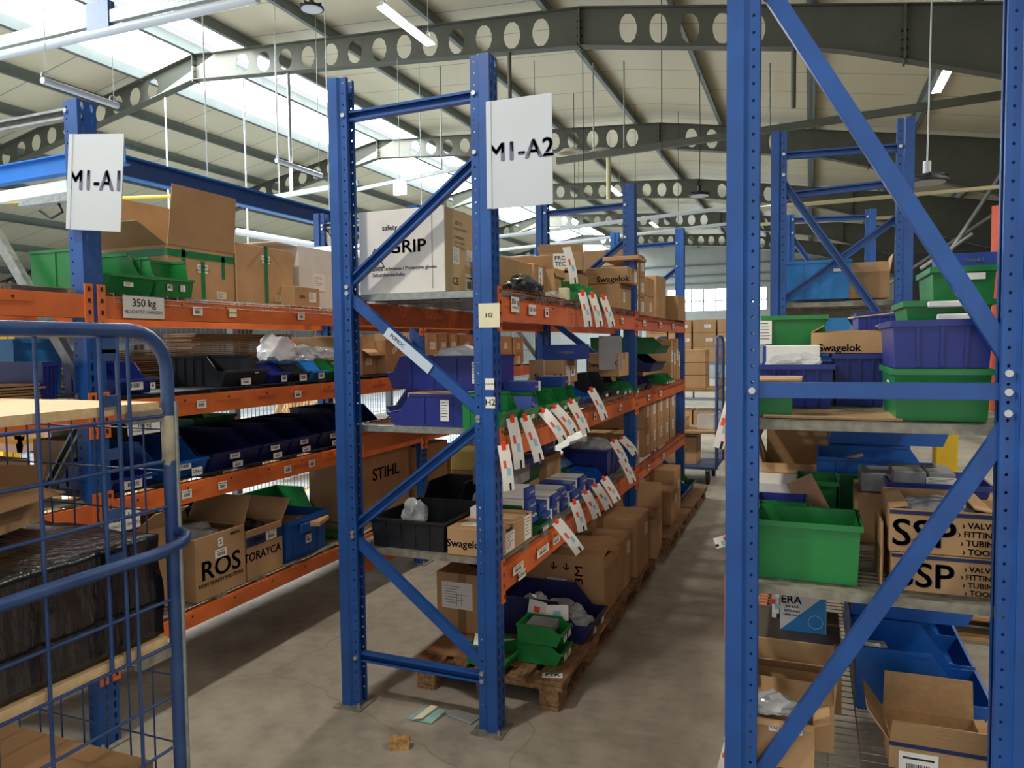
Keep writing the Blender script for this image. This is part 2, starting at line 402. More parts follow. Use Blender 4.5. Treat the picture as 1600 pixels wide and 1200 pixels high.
def tote(w, d, h, color, label, loc, rz=0, ribs=3, taper=.06, prints=(), group=None, rim=.018, rot=None, cat='bin', name='plastic_tote', handle=False):
    """straight stacking container with out-turned rim and outer ribs"""
    t = thing(name, label, cat, loc, rz, group, rot); mt = bins[color]; g = .004; k = 1-taper
    a, b2 = w/2-.008, d/2-.008; m = MB()
    lo = [(-a*k,-b2*k,0),(a*k,-b2*k,0),(a*k,b2*k,0),(-a*k,b2*k,0)]; hi = [(-a,-b2,h),(a,-b2,h),(a,b2,h),(-a,b2,h)]
    li = [(x*(1-g/a),y*(1-g/b2),z+g) for x,y,z in lo]; hj = [(x*(1-g/a),y*(1-g/b2),z) for x,y,z in hi]
    vs = lo+hi+li+hj; fs = [(0,3,2,1),(8,9,10,11)]
    for i in range(4):
        j = (i+1)%4; fs += [(i,j,4+j,4+i),(8+i,12+i,12+j,8+j),(4+i,4+j,12+j,12+i)]
    m.add(vs, fs, mt)
    for i in range(ribs):
        u = (-1+2*(i+1)/(ribs+1))
        for s in (-1,1):
            X0 = u*a*k; X1 = u*a; y0 = s*b2*k; y1 = s*b2
            m.add([(X0-.005,y0,0.004),(X0+.005,y0,.004),(X1+.005,y1,h),(X1-.005,y1,h),(X0-.005,y0+s*.006,.004),(X0+.005,y0+s*.006,.004),(X1+.005,y1+s*.007,h),(X1-.005,y1+s*.007,h)],
                [(0,3,2,1),(4,5,6,7),(0,1,5,4),(1,2,6,5),(2,3,7,6),(3,0,4,7)],mt)
    part('shell', m, t)
    m = MB()
    for s in (-1,1):
        m.box(-w/2,w/2,*sorted((s*(d/2-.012),s*d/2)),h-rim,h,mt); m.box(*sorted((s*(w/2-.012),s*w/2)),-d/2+.012,d/2-.012,h-rim,h,mt)
    part('rim', m, t)
    if handle:
        m = MB(); m.box(-.08,.08,-d/2-.012,-d/2,h*.62,h*.85,mt,bev=.004); part('handle', m, t)
    for p in prints: add_print(t, p, w, d, h)
    return t
def pick_bin(w, d, h, color, label, loc, rz=0, front=.42, cut=.38, prints=(), group=None, rot=None, ribs=2, curve=False, content=None, cat='bin', name='picking_bin'):
    """open-fronted stacking bin, front toward -y"""
    t = thing(name, label, cat, loc, rz, group, rot); mt = bins[color]; g = .0035; m = MB()
    y0, y1 = -d/2, d/2; hf = h*front; yc = y0+cut*d
    arc = [(y0+cut*d*.42, hf*1.02),(y0+cut*d*.62,h*.56),(y0+cut*d*.8,h*.78)] if curve else [(y0+cut*d*.45,hf*1.0)]
    prof = [(y0+.035,0),(y1-.012,0),(y1,h),(yc,h)]+arc[::-1]+[(y0,hf)]
    prof = [(y0+min(.035,d*.12),0),(y1-.008,0),(y1,h),(yc,h)]+arc[::-1]+[(y0,hf)]
    for s in (-1,1): X = sorted((s*(w/2-g-.004),s*(w/2-.004))); m.prism(prof,'x',X[0],X[1],mt)
    a, b = -w/2+.004+g, w/2-.004-g
    m.box(a,b,y1-g-.004,y1-.002,g,h,mt); m.box(a,b,y0+min(.035,d*.12),y1-.008,0,g,mt)
    m.add([(a,y0+min(.035,d*.12),0),(b,y0+min(.035,d*.12),0),(b,y0,hf),(a,y0,hf),(a,y0+min(.035,d*.12)+g,0),(b,y0+min(.035,d*.12)+g,0),(b,y0+g,hf),(a,y0+g,hf)],
        [(0,3,2,1),(4,5,6,7),(0,1,5,4),(1,2,6,5),(2,3,7,6),(3,0,4,7)],mt)
    for i in range(ribs):
        yy = yc+(y1-yc)*(i+.5)/ribs
        for s in (-1,1): m.box(*sorted((s*(w/2-.004),s*(w/2+.001))),yy-.004,yy+.004,.01,h-.01,mt)
    part('shell', m, t)
    m = MB(); e = .011
    for s in (-1,1): m.box(*sorted((s*(w/2-e),s*(w/2+.001))),yc-.004,y1+.002,h-e,h+.001,mt)
    m.box(-w/2+e,w/2-e,y1-e,y1+.002,h-e,h+.001,mt); part('rim', m, t); m = MB(); m.box(-w/2+.002,w/2-.002,y0-.006,y0+.006,hf-.012,hf+.001,mt); part('front_lip', m, t)
    hh = hf
    for p in prints: add_print(t, p, w, d, hh if p[1]=='f' else h)
    if content:
        part('bin_contents', crumple(content[0], w*.40, d*.36, h*.42, content[1]), t, (0,.03,.004))
    return t
def small_box(w, d, h, label, loc, rz=0, group=None, tops=True, txt='Swagelok', rot=None, endw=False):
    """small parts carton: white lid, blue printed faces"""
    t = thing('parts_carton', label, 'box', loc, rz, group, rot)
    m = MB(); m.box(-w/2,w/2,-d/2,d/2,0,h,swb,bev=.0015); part('body', m, t)
    if tops:
        m = MB(); m.box(-w/2-.0008,w/2+.0008,-d/2+.02,d/2+.0008,.001,h+.0012,card_w); part('sleeve', m, t, label='white sleeve')
    m = MB(); put_text(m, txt, FM('f',w,d,h,w*.12,0), h*.32, white_t, .01); part('lettering', m, t)
    if endw:
        m = MB(); m.box(w/2-.002,w/2+.001,-d/2-.001,d/2+.001,.0,h+.001,card_w); m.box(w/2-.03,w/2+.001,-d/2-.0012,d/2+.001,0,h+.0012,card_w); part('end_label', m, t, label='white end of the carton')
    return t
def tag(loc, rz, label, group=None, L=.16, bend=.5, tilt=0, w=.055, clip=True):
    t = thing('paper_tag', label, 'tag', loc, rz, group, rot=(0,tilt,rz)); n = 6; m = MB(); pts = []
    for i in range(n+1):
        s = i/n; pts.append((-.012-bend*.06*sin(s*pi*.7)-bend*.03*s, -s*L))
    th = .0012
    for i in range(n):
        (ya,za),(yb,zb) = pts[i],pts[i+1]
        m.add([(-w/2,ya,za),(w/2,ya,za),(w/2,yb,zb),(-w/2,yb,zb),(-w/2,ya+th,za),(w/2,ya+th,za),(w/2,yb+th,zb),(-w/2,yb+th,zb)],[(0,3,2,1),(4,5,6,7),(0,1,5,4),(1,2,6,5),(2,3,7,6),(3,0,4,7)],paper)
        def pr(x0,x1,mt): m.add([(x0,ya-.0006,za),(x1,ya-.0006,za),(x1,yb-.0006,zb),(x0,yb-.0006,zb)],[(0,1,2,3)],mt)
        if i == 2: pr(-.014,.0,redink)
        if i == 3: pr(-.002,.016,cyanink)
        if i == 5: pr(.004,.014,ink)
    part('paper', m, t)
    if clip:
        m = MB(); m.box(-.010,.010,-.02,-.010,-.022,.016,orsticker,bev=.002); part('clip', m, t)
    return t
# ---------------------------------------------------------------- the hall
def floor_mat(name, col, spot):
    m = bpy.data.materials.new(name); m.use_nodes = True; nt = m.node_tree; N = nt.nodes; L = nt.links; b = N['Principled BSDF']
    tc = N.new('ShaderNodeTexCoord'); n1 = N.new('ShaderNodeTexNoise'); n1.inputs['Scale'].default_value = 1.1; n1.inputs['Detail'].default_value = 8; n1.inputs['Roughness'].default_value = .65
    n2 = N.new('ShaderNodeTexNoise'); n2.inputs['Scale'].default_value = 9; n2.inputs['Detail'].default_value = 8
    vo = N.new('ShaderNodeTexVoronoi'); vo.feature = 'DISTANCE_TO_EDGE'; vo.inputs['Scale'].default_value = .55
    wn = N.new('ShaderNodeTexNoise'); wn.inputs['Scale'].default_value = 3; wn.inputs['Detail'].default_value = 5
    ad = N.new('ShaderNodeMix'); ad.data_type = 'RGBA'; ad.blend_type = 'ADD'; ad.inputs[0].default_value = .22
    L.new(tc.outputs['Object'], wn.inputs[0]); L.new(tc.outputs['Object'], ad.inputs[6]); L.new(wn.outputs['Color'], ad.inputs[7]); L.new(ad.outputs[2], vo.inputs['Vector'])
    for n in (n1,n2): L.new(tc.outputs['Object'], n.inputs[0])
    mx = N.new('ShaderNodeMix'); mx.data_type = 'RGBA'; mx.inputs[6].default_value = (*[c*.72 for c in col],1); mx.inputs[7].default_value = (*[c*1.18 for c in col],1)
    mr = N.new('ShaderNodeMapRange'); mr.inputs[1].default_value = .35; mr.inputs[2].default_value = .65; L.new(n1.outputs[0], mr.inputs[0]); L.new(mr.outputs[0], mx.inputs[0])
    m2 = N.new('ShaderNodeMix'); m2.data_type = 'RGBA'; m2.blend_type = 'MULTIPLY'; m2.inputs[0].default_value = .45; L.new(mx.outputs[2], m2.inputs[6]); 
    r2 = N.new('ShaderNodeMapRange'); r2.inputs[1].default_value = .3; r2.inputs[2].default_value = .55; r2.inputs[3].default_value = .55; L.new(n2.outputs[0], r2.inputs[0]); L.new(r2.outputs[0], m2.inputs[7])
    m3_ = N.new('ShaderNodeMix'); m3_.data_type = 'RGBA'; m3_.inputs[7].default_value = (*spot,1)
    r3 = N.new('ShaderNodeMapRange'); r3.inputs[1].default_value = .0; r3.inputs[2].default_value = .004; r3.inputs[3].default_value = .35; r3.inputs[4].default_value = 0
    L.new(vo.outputs['Distance'], r3.inputs[0]); L.new(r3.outputs[0], m3_.inputs[0]); L.new(m2.outputs[2], m3_.inputs[6]); L.new(m3_.outputs[2], b.inputs['Base Color'])
    b.inputs['Roughness'].default_value = .62; b.inputs['Specular IOR Level'].default_value = .35
    bp = N.new('ShaderNodeBump'); bp.inputs['Strength'].default_value = .12; L.new(n2.outputs[0], bp.inputs['Height']); L.new(bp.outputs[0], b.inputs['Normal'])
    return m
conc = floor_mat('worn_concrete', srgb('a29b8e'), srgb('57534c'))
conc2 = floor_mat('pale_painted_floor', srgb('c3c9ce'), srgb('b0b6ba'))
m = MB(); m.box(-4.35,12,-4,38,-.1,0,conc); struct('floor', m)
m = MB(); m.box(-24,-4.352,-4,38,-.1,0,conc2); struct('floor', m)
ylw = mat('yellow_floor_line', srgb('e8b43a'), .6, 0, .1, 10)
m = MB(); m.box(-5.78,-5.66,1,30,.0,.002,ylw); struct('trim_1', m)

# roof: rafters span across, purlins and panels run along the aisle
RP = [(-24,3.6),(-9.56,6.61),(-2.9,6.24),(1.93,5.46),(12,3.7)]
def roofz(x):
    for (a,za),(b,zb) in zip(RP,RP[1:]):
        if x <= b: return za+(zb-za)*(x-a)/(b-a)
    return RP[-1][1]
panel = mat('cream_roof_panel', srgb('d9d2bd'), .6, 0, .04, 2)
def seam_panel():
    m = bpy.data.materials.new('roof_panel_seams'); m.use_nodes = True; N = m.node_tree.nodes; L = m.node_tree.links; b = N['Principled BSDF']
    tc = N.new('ShaderNodeTexCoord'); sp = N.new('ShaderNodeSeparateXYZ'); L.new(tc.outputs['Object'], sp.inputs[0])
    md = N.new('ShaderNodeMath'); md.operation = 'FRACT'; L.new(sp.outputs[1], md.inputs[0])
    lt = N.new('ShaderNodeMath'); lt.operation = 'LESS_THAN'; lt.inputs[1].default_value = .022; L.new(md.outputs[0], lt.inputs[0])
    mx = N.new('ShaderNodeMix'); mx.data_type = 'RGBA'; mx.inputs[6].default_value = (*srgb('cfc7aa'),1); mx.inputs[7].default_value = (*srgb('8b8672'),1)
    L.new(lt.outputs[0], mx.inputs[0]); L.new(mx.outputs[2], b.inputs['Base Color']); b.inputs['Roughness'].default_value = .5; return m
panel = seam_panel()
SKY0, SKY1 = -10.75, -8.45
def slab(xa, xb, mt, dz, t, name):
    m = MB(); cuts = sorted({xa,xb,*[p[0] for p in RP if xa < p[0] < xb]})
    for a, b in zip(cuts,cuts[1:]):
        m.add([(a,-4,roofz(a)+dz),(b,-4,roofz(b)+dz),(b,38,roofz(b)+dz),(a,38,roofz(a)+dz),(a,-4,roofz(a)+dz+t),(b,-4,roofz(b)+dz+t),(b,38,roofz(b)+dz+t),(a,38,roofz(a)+dz+t)],
            [(0,3,2,1),(4,5,6,7),(0,1,5,4),(1,2,6,5),(2,3,7,6),(3,0,4,7)],mt)
    return struct(name, m)
slab(-24,SKY0,panel,.2,.08,'ceiling'); slab(SKY1,12,panel,.2,.08,'ceiling')
glow = mat('daylit_skylight', (.90,.96,1), .5, emit=4.5)
for k,(a,b) in enumerate(((SKY0,-9.72),(-9.4,SKY1))): slab(a,b,glow,.24,.03,'window_%d'%(k+1))
PX = [-22,-20,-18,-16.2,-14.6,-13.1,-11.9,-10.75,-9.56,-8.45,-6.9,-5.1,-3.4,-1.7,0,1.7,3.4,5.1,6.9,8.8,10.6]
for i, x in enumerate(PX):
    m = MB(); z = roofz(x); m.box(x-.003,x+.003,-4,38,z+.0,z+.2,purl_m); m.box(x-.003,x+.07,-4,38,z,z+.006,purl_m); m.box(x-.07,x,-4,38,z+.19,z+.197,purl_m); m.box(x+.064,x+.07,-4,38,z,z+.02,purl_m)
    struct('trim_%d'%(i+2), m)
hexh = [(.28,.24),(.41,.13),(.59,.13),(.72,.24),(.79,.42),(.79,.58),(.72,.76),(.59,.87),(.41,.87),(.28,.76),(.21,.58),(.21,.42)]
def rafter(y, lab):
    t = thing('roof_rafter', lab, 'roof beam', (0,y,0), group=None)
    web = MB(); fls = (MB(),MB())
    segs = [(-24,-10.3,'h',.42),(-10.3,-8.8,'s',.42),(-8.8,-3.25,'h',.45),(-3.25,-2.45,'s',.48),(-2.45,-.45,'h',.48),(-.45,3.3,'t',.5),(3.3,9,'t',.85)]
    def bz(x):   # underside of the rafter
        d = .40 if x < -9.5 else (.40+.1*(x+9.5)/6.6 if x < -2.9 else (.50 if x < .2 else .50+(x-.2)*.16))
        return roofz(x)-d
    for a, b, k, hg in segs:
        n = max(1, round((b-a)/.42)); 
        cuts = [a+(b-a)*i/n for i in range(n+1)]
        for p, q in zip(cuts,cuts[1:]):
            c = [(p,bz(p)),(q,bz(q)),(q,roofz(q)),(p,roofz(p))]
            if k == 'h':
                f = lambda u,v: (p+(q-p)*u, 0, (c[0][1]*(1-u)+c[1][1]*u)*(1-v)+(c[3][1]*(1-u)+c[2][1]*u)*v)
                out = [(0,0),(.33,0),(.67,0),(1,0),(1,.33),(1,.67),(1,1),(.67,1),(.33,1),(0,1),(0,.67),(0,.33)]
                web.add([f(*o) for o in out+hexh],[(i,(i+1)%12,12+(i+1)%12,12+i) for i in range(12)],steel_d)
            else: web.add([(c[i][0],0,c[i][1]) for i in range(4)],[(0,1,2,3)],steel_d)
            for zz in (0,1):
                za, zb = (c[0][1],c[1][1]) if not zz else (c[3][1],c[2][1])
                fls[zz].add([(p,-.08,za),(q,-.08,zb),(q,.08,zb),(p,.08,za),(p,-.08,za+.012),(q,-.08,zb+.012),(q,.08,zb+.012),(p,.08,za+.012)],[(0,3,2,1),(4,5,6,7),(0,1,5,4),(2,3,7,6)],steel_d)
    solidify(part('web', web, t), .008); part('bottom_flange', fls[0], t); part('top_flange', fls[1], t)
    for x in (-9.56,-2.9,1.0):
        m = MB(); m.box(x-.012,x+.012,-.08,.08,bz(x)-.03,roofz(x)+.01,steel_d)
        for j in range(4): m.box(x-.04,x+.04,-.05,-.03,bz(x)+.03+j*.1,bz(x)+.05+j*.1,dark)
        part('splice_plate', m, t)
    m = MB(); m.box(8.8,9.1,-.09,.09,0,bz(9)+.1,steel_d); part('column', m, t)
    m = MB(); m.box(-23.9,-23.6,-.09,.09,0,bz(-23.7)+.1,steel_d); part('column', m, t)
    return t
ORD = ['nearest','second','third','fourth','fifth','sixth','seventh','eighth','ninth','tenth']
for k in range(5): rafter(10+5.75*k, '%s grey steel roof rafter with a row of oval holes, crossing under the cream roof' % (ORD[k] if k < 4 else 'farthest'))

# walls
wallm = mat('pale_wall_panel', srgb('c9cfcc'), .6, 0, .05, 2); walld = mat('dark_wall_panel', srgb('34373a'), .7, 0, .1, 2); sill = mat('window_steel', srgb('9fb0b8'), .5)
m = MB(); Y=38
wz0, wz1 = 3.3, 4.35
for x0, x1, z0, z1 in ((-24,12,0,wz0),(-24,12,wz1,7),(-24,-6.6,wz0,wz1),(-1.9,12,wz0,wz1)): m.box(x0,x1,Y,Y+.15,z0,z1,wallm)
for z in (4.6,5.0,5.5): m.box(-24,12,Y-.12,Y,z,z+.06,purl_m)
struct('wall_back', m)
glowin = mat('daylit_window', (.93,.97,1), .3, emit=6)
m = MB(); m.box(-6.6,-1.9,Y+.05,Y+.07,wz0,wz1,glowin); o = struct('window_3', m)
m = MB()
for i in range(9): m.box(-6.6+i*.587-.025,-6.6+i*.587+.025,Y-.02,Y+.05,wz0,wz1,sill)
m.box(-6.6,-1.9,Y-.02,Y+.05,3.75,3.8,sill); part('window_frame', m, o)
m = MB(); m.box(9.4,9.6,-4,38,0,7,walld); struct('wall_right', m)
m = MB(); m.box(-24.2,-24,-4,38,0,7,wallm); struct('wall_left', m)

# ---------------------------------------------------------------- racks
def rack_thing(lab): return thing('pallet_rack', lab, 'rack', (0,0,0), group=None)
XA, XAr = -1.33, -2.06
midr = rack_thing('middle blue and orange pallet rack whose end frame carries the M1-A2 sign')
ndA = [((XA,2.84),(XAr,2.825)),((XA,2.587),(XAr,2.03)),((XAr,2.0),(XA,1.43)),((XA,1.415),(XAr,.86)),((XAr,.84),(XA,.27)),((XAr,.245),(XA,.235))]
FY = [3.07,5.95,8.45]
frame(midr, XA, XAr, FY[0], 3.02, ndA, ops=[-1,-1,1,-1,1,-1], rh=3.0)
for y in FY[1:]: frame(midr, XA, XAr, y, 3.0, ndA, ops=[-1,-1,1,-1,1,-1])
AX = XA+.047; AXr = XAr-.047
LA = [1.965, 1.335, .735]
for y0, y1 in zip(FY, FY[1:]):
    for z in LA:
        beam(midr, AX+.0, y0, y1, z, 1); beam(midr, AXr, y0, y1, z, -1)
for z in LA[:2]: plank_deck(midr, AXr+.0, AX-.01, FY[0]+.06, FY[1]-.06, z+.032, galv)
plank_deck(midr, AXr, AX-.01, FY[0]+.06, FY[1]-.06, LA[2]+.03, galv_d, grate=False)
rust = mat('orange_wire', srgb('8a4a28'), .6, .2)
wire_deck(midr, AXr+.05, AX+.008, 3.2, FY[1]-.06, LA[0]+.037, rust, 1, .05)
wire_deck(midr, AXr+.05, AX+.008, 3.2, FY[1]-.06, LA[1]+.037, rust, 1, .05)
for z in LA: wire_deck(midr, AXr, AX+.006, FY[1]+.06, FY[2]-.06, z+.012, rust, 1, .05)

XL, XLr = -2.9, -3.78
leftr = rack_thing('long blue and orange pallet rack on the left, behind the blue roll cage')
ndL = [((XL,2.76),(XLr,2.75)),((XLr,2.72),(XL,1.55)),((XL,1.50),(XLr,.35))]
LY = [-.58, 2.36, 5.30, 8.24]
for y in LY:
    frame(leftr, XL, XLr, y, 2.82 if y < 5 else 2.9, ndL, mt=galv, rh=2.9)
LXf = XL+.047; LXr = XLr-.047
LL = [1.985,1.52,1.085,.44]
for y0, y1 in zip(LY, LY[1:]):
    for z in LL:
        beam(leftr, LXf, y0, y1, z, 1, hgt=.10 if z > .5 else .08); beam(leftr, LXr, y0, y1, z, -1, hgt=.10)
wire_deck(leftr, LXr+.02, LXf+.008, 2.45, 5.22, LL[0]+.01, galv, 1, .03, px=.06)
for z in LL[1:]:
    plank_deck(leftr, LXr, LXf-.01, 2.44, 5.22, z+.022, dark if z > .6 else galv_d, grate=False)
for z in LL:
    plank_deck(leftr, LXr, LXf-.01, -.5, 2.28, z+.022, galv_d, grate=False); plank_deck(leftr, LXr, LXf-.01, 5.38, 8.16, z+.022, galv_d, grate=False)

XR, XRr = -.193, .54
rightr = rack_thing('near blue pallet rack on the right, its wide end frame facing the camera')
ndR = [((XR,3.06),(XRr,3.06)),((XR,2.93),(XRr,1.655)),((XR,1.60),(XRr,1.603)),((XRr,1.545),(XR,.28)),((XR,.24),(XRr,.24))]
frame(rightr, XR, XRr, 2.45, 3.15, ndR, ops=[1,1,1,1,1])
ndR2 = [((XR,2.95),(XRr,2.93)),((XR,2.82),(XRr,1.70)),((XR,1.64),(XRr,1.64)),((XRr,1.58),(XR,.3))]
frame(rightr, XR, XRr, 5.25, 3.10, ndR2, ops=[-1,-1,-1,-1])
for a, b in (((XR,2.71),(XRr,2.74)),((XRr,2.54),(XR,2.0))): brace(rightr, a, b, 5.36, op=-1)
frame(rightr, XR, XRr, 8.05, 3.05, ndR2, ops=[-1,-1,-1,-1])
RL = [1.475,.952,.38]
for y0, y1 in ((2.45,5.25),(5.25,8.05)):
    for z in RL: beam(rightr, XR-.047, y0, y1, z, -1)
for z in RL[:2]: plank_deck(rightr, XR-.02, XRr+.04, 2.475, 5.2, z+.03, galv_d)
wire_deck(rightr, XR-.04, XRr+.04, 2.5, 5.2, .40, galv_d, -1, 0, px=.05)
plank_deck(rightr, XR-.02, XRr+.04, 5.3, 8.0, 2.0, galv_d)
plank_deck(rightr, XR-.02, XRr+.04, 5.3, 8.0, 1.3, galv_d)

# labels fixed on racks
zl = LL[0]-.05
beam_label(leftr, LXf, 1, 222, LL[0]-.045, .23, .10, 'txt', '350 kg|NOŚNOŚĆ GNIAZDA')
for px, z in ((306,LL[0]-.05),(468,LL[0]-.05),(312,LL[1]-.05),(463,LL[1]-.05),(289,LL[2]-.05),(345,LL[2]-.05),(447,LL[2]-.05),(485,LL[2]-.05)):
    beam_label(leftr, LXf, 1, px, z, .062, .042, 'bar')
beam_label(leftr, LXf, 1, 361, LL[0]-.05, .055, .045, 'txt', 'KOSZTORE', cream)
beam_label(leftr, LXf, 1, 222, LL[1]-.13, .18, .06, 'txt', '350 kg|NOŚNOŚĆ GNIAZDA')
beam_label(leftr, LXf, 1, 191, LL[2]-.10, .17, .09, 'txt', '350 kg|NOŚNOŚĆ GNIAZDA')
for px, z, w, h, st, tx in ((801,LA[0]-.03,.10,.07,'txt','350 kg|NOŚNOŚĆ'),(828,LA[0]-.045,.10,.05,'txt','CR1101'),(851,LA[0]-.05,.05,.05,'bar',None),(970,LA[0]-.05,.07,.04,'bar',None),
        (806,LA[1]-.07,.09,.09,'bar',None),(927,LA[1]-.05,.05,.04,'bar',None),(967,LA[1]-.05,.07,.04,'bar',None),(806,LA[2]-.04,.13,.04,'bar',None),(812,LA[2]-.085,.10,.04,'txt','NOŚNOŚĆ'),(845,LA[2]-.05,.18,.04,'bar',None),(866,LA[2]-.05,.12,.035,'bar',None)):
    beam_label(midr, AX, 1, px, z, w, h, st, tx)
beam_label(midr, AX, 1, 938, LA[1]-.055, .05, .04, 'lines', base=yellow)
for px,z in ((1005,LA[0]-.05),(1030,LA[0]-.05),(1050,LA[0]-.05),(1012,LA[1]-.05),(1030,LA[1]-.05),(1012,LA[2]-.05),(1035,LA[2]-.05)): beam_label(midr, AX, 1, px, z, .1, .045, 'bar')
def post_note(x, y, z, w, h, txt, base, name='note'):
    M = Matrix.Translation((x,y-.046,z)) @ Matrix.Rotation(pi/2,4,'X'); return part(name, label_mb(M,w,h,'txt',base,txt), midr)
post_note(-1.298,3.07,cz(493,-1.3,3.03),.10,.105,'  H2  ',cream); post_note(-1.30,3.07,cz(600,-1.3,3.03),.042,.05,'ZŁĄCZKI',paper); post_note(-1.298,3.07,cz(629,-1.3,3.03),.045,.05,'H2',paper)
a, b = (XAr,2.0),(XA,1.43)   # taped paper strip wrapped on the brace
m = MB(); A=Vector((-1.83,3.045,1.82)); B=Vector((-1.60,3.045,1.64)); d=(B-A).normalized(); n=Vector((0,1,0)).cross(d)
Mt = Matrix.Translation((A+B)/2) @ Matrix((d,-n,Vector((0,-1,0)))).transposed().to_4x4()
m.box(-.145,.145,-.024,.024,0,.001,mat('pale_blue_tape',srgb('c3d3e2'),.4),Mt); put_text(m,'POMOC',Mt@Matrix.Translation((-.07,0,.001)),.025,navyink,.01); part('tape_wrap', m, midr)

# aisle signs
def sign(x0, x1, z0, z1, y, txt, lab, tilt=0):
    w, h = x1-x0, z1-z0; t = thing('aisle_sign', lab, 'sign', (x0+w/2,y,z0), rot=(0,tilt,0))
    m = MB(); m.box(-w/2,w/2,-.002,.002,0,h,SIGN); part('board', m, t)
    m = MB(); m.box(-w/2-.012,-w/2+.012,-.006,.012,0,h,SIGN,bev=.002); part('folded_edge', m, t)
    m = MB(); put_text(m, txt, Matrix.Translation((.0,-.003,h*.51)) @ Matrix.Rotation(pi/2,4,'X'), w*.385, signink, .020, 1.0); part('lettering', m, t)
    return t
sign(-1.285,-1.0,2.334,2.79,3.02,'M1-A2','white hanging aisle sign reading M1-A2 on the middle blue post')
sign(-2.895,-2.60,2.24,2.63,2.285,'M1-A1','tilted white aisle sign reading M1-A1 on the left blue post', R(6))

# mesh fence behind the left rack
t = thing('mesh_fence', 'tall wire mesh safety fence behind the left rack', 'fence', (-4.3,0,0))
fw_m = mat('fence_wire', srgb('4a4f55'), .5, .3)
for y0 in (0.,2.4,4.8,7.2,9.6):
    m = MB()
    for i in range(48): m.box(-.002,.002,y0+.05+i*.048-.0015,y0+.05+i*.048+.0015,.12,2.15,fw_m)
    for z in (.15,.45,.75,1.05,1.35,1.65,1.95,2.14): m.box(-.003,.003,y0+.04,y0+2.36,z-.002,z+.002,fw_m)
    part('mesh_panel', m, t)
    m = MB(); m.box(-.03,.03,y0-.03,y0+.03,0,2.2,mat('fence_post_grey',srgb('5d6872'),.5,.2)); 
    for z in (.9,1.6): m.box(-.04,.04,y0-.04,y0+.04,z,z+.03,galv)
    part('post', m, t)
# ---------------------------------------------------------------- goods, placed by where they stand on their shelf
def onx(xf, z, pL, pR, pT, d, gap=.003):      # a thing whose front faces the aisle (+x) at plane x = xf
    y0 = cy(pL, xf, z+.06); y1 = cy(pR, xf, z+.06); h = max(.03, cz(pT, xf, y0)-z)
    return dict(w=max(.03,y1-y0-gap), d=d, h=h, loc=(xf-d/2,(y0+y1)/2,z+.001), rz=pi/2)
def ony(yf, z, pL, pR, pT, d, gap=.003):      # a thing whose near face looks toward the camera (-y) at plane y = yf
    x0 = cx(pL, yf, z+.06); x1 = cx(pR, yf, z+.06); h = max(.03, cz(pT, (x0+x1)/2, yf)-z)
    return dict(w=max(.03,x1-x0-gap), d=d, h=h, loc=((x0+x1)/2,yf+d/2,z+.001), rz=0)
def mk(fn, geo, label, *a, **k):
    if fn in (tote, pick_bin): return fn(geo['w'],geo['d'],geo['h'],a[0],label,geo['loc'],geo['rz'],**k)
    return fn(geo['w'],geo['d'],geo['h'],label,geo['loc'],geo['rz'],**k)
def bag(seed, r, loc, label, mt=None, cat='bag', group=None, name='plastic_bag', amp=.35):
    return solo(name, crumple(seed,r[0],r[1],r[2],mt or bag_m,name,3,amp), label, cat, loc, group=group)

# ---- left rack, top shelf
Z = LL[0]+.012
mk(pick_bin, dict(w=.25,d=.5,h=.205,loc=(-3.09,2.555,Z),rz=pi/2), 'big green open-fronted bin beside the left post, on the top shelf', 'green', curve=True, ribs=1, front=.42, cut=.34, prints=(('lines','f',-.03,0,.05,.02),))
mk(pick_bin, dict(w=.23,d=.15,h=.185,loc=(-2.915,2.80,Z),rz=pi/2), 'green open-fronted bin against the taped open carton, on the top shelf', 'green', curve=True, ribs=1, front=.48, cut=.36, prints=(('txt','f',-.04,0,.03,.03,'45'),('lines','f',.04,0,.03,.03)))
g = onx(-2.995, Z, 263, 367, 381, .46)
w, h = g['w'], g['h']
mk(carton, g, 'big open carton with green tape and raised flaps on the left top shelf', flaps={'f':7,'b':-4,'l':62,'r':70}, fl={'f':.30,'b':.28,'l':.2,'r':.04}, tmt=gtape,
   prints=(('tape','f',0,h*.36,w,.035,None,gtape),('tape','l',0,h*.36,.46,.035,None,gtape),('tape','f',0,-h*.12,.028,h*.76,None,gtape),('tape','f',-w*.28,h*.22,.026,.13,None,gtape),('tape','f',w*.32,h*.18,.024,.12,None,gtape),
   ('txt','f',.0,h*.12,.075,.045,'PUSZKI|METALOWE'),('cream','f',w*.28,-h*.36,.07,.04),('bar','f',-w*.24,h*.36,.03,.026)))
g = onx(-2.99, Z, 370, 459, 378, .36); w, h = g['w'], g['h']
mk(carton, g, 'closed tan carton with one green tape strip beside the big open carton', tp=None, prints=(('tape','f',0,0,.03,h,None,gtape),('tape','t',0,0,.03,.42,None,gtape),('txt','f',.0,h*.28,.075,.045,'PUSZKI|METALOWE'),('cream','f',w*.22,-h*.36,.065,.035)))
g = onx(-2.89, Z, 460, 500, 447, .24); w, h = g['w'], g['h']
mk(carton, g, 'small brown carton in front of the white carton on the left top shelf', tp='v', prints=(('lines','f',w*.2,0,.07,.06),('text','f',-w*.2,0,1,.022,'GERA',tape)))
mk(carton, onx(-3.02, Z, 468, 548, 385, .44), 'off-white streaked carton with an open beige flap on the left top shelf', mt=card_w, flaps={'f':-80,'b':20,'l':88,'r':60}, fl={'f':.18,'b':.05}, prints=(('form','f',-.08,-.02,.12,.11),))

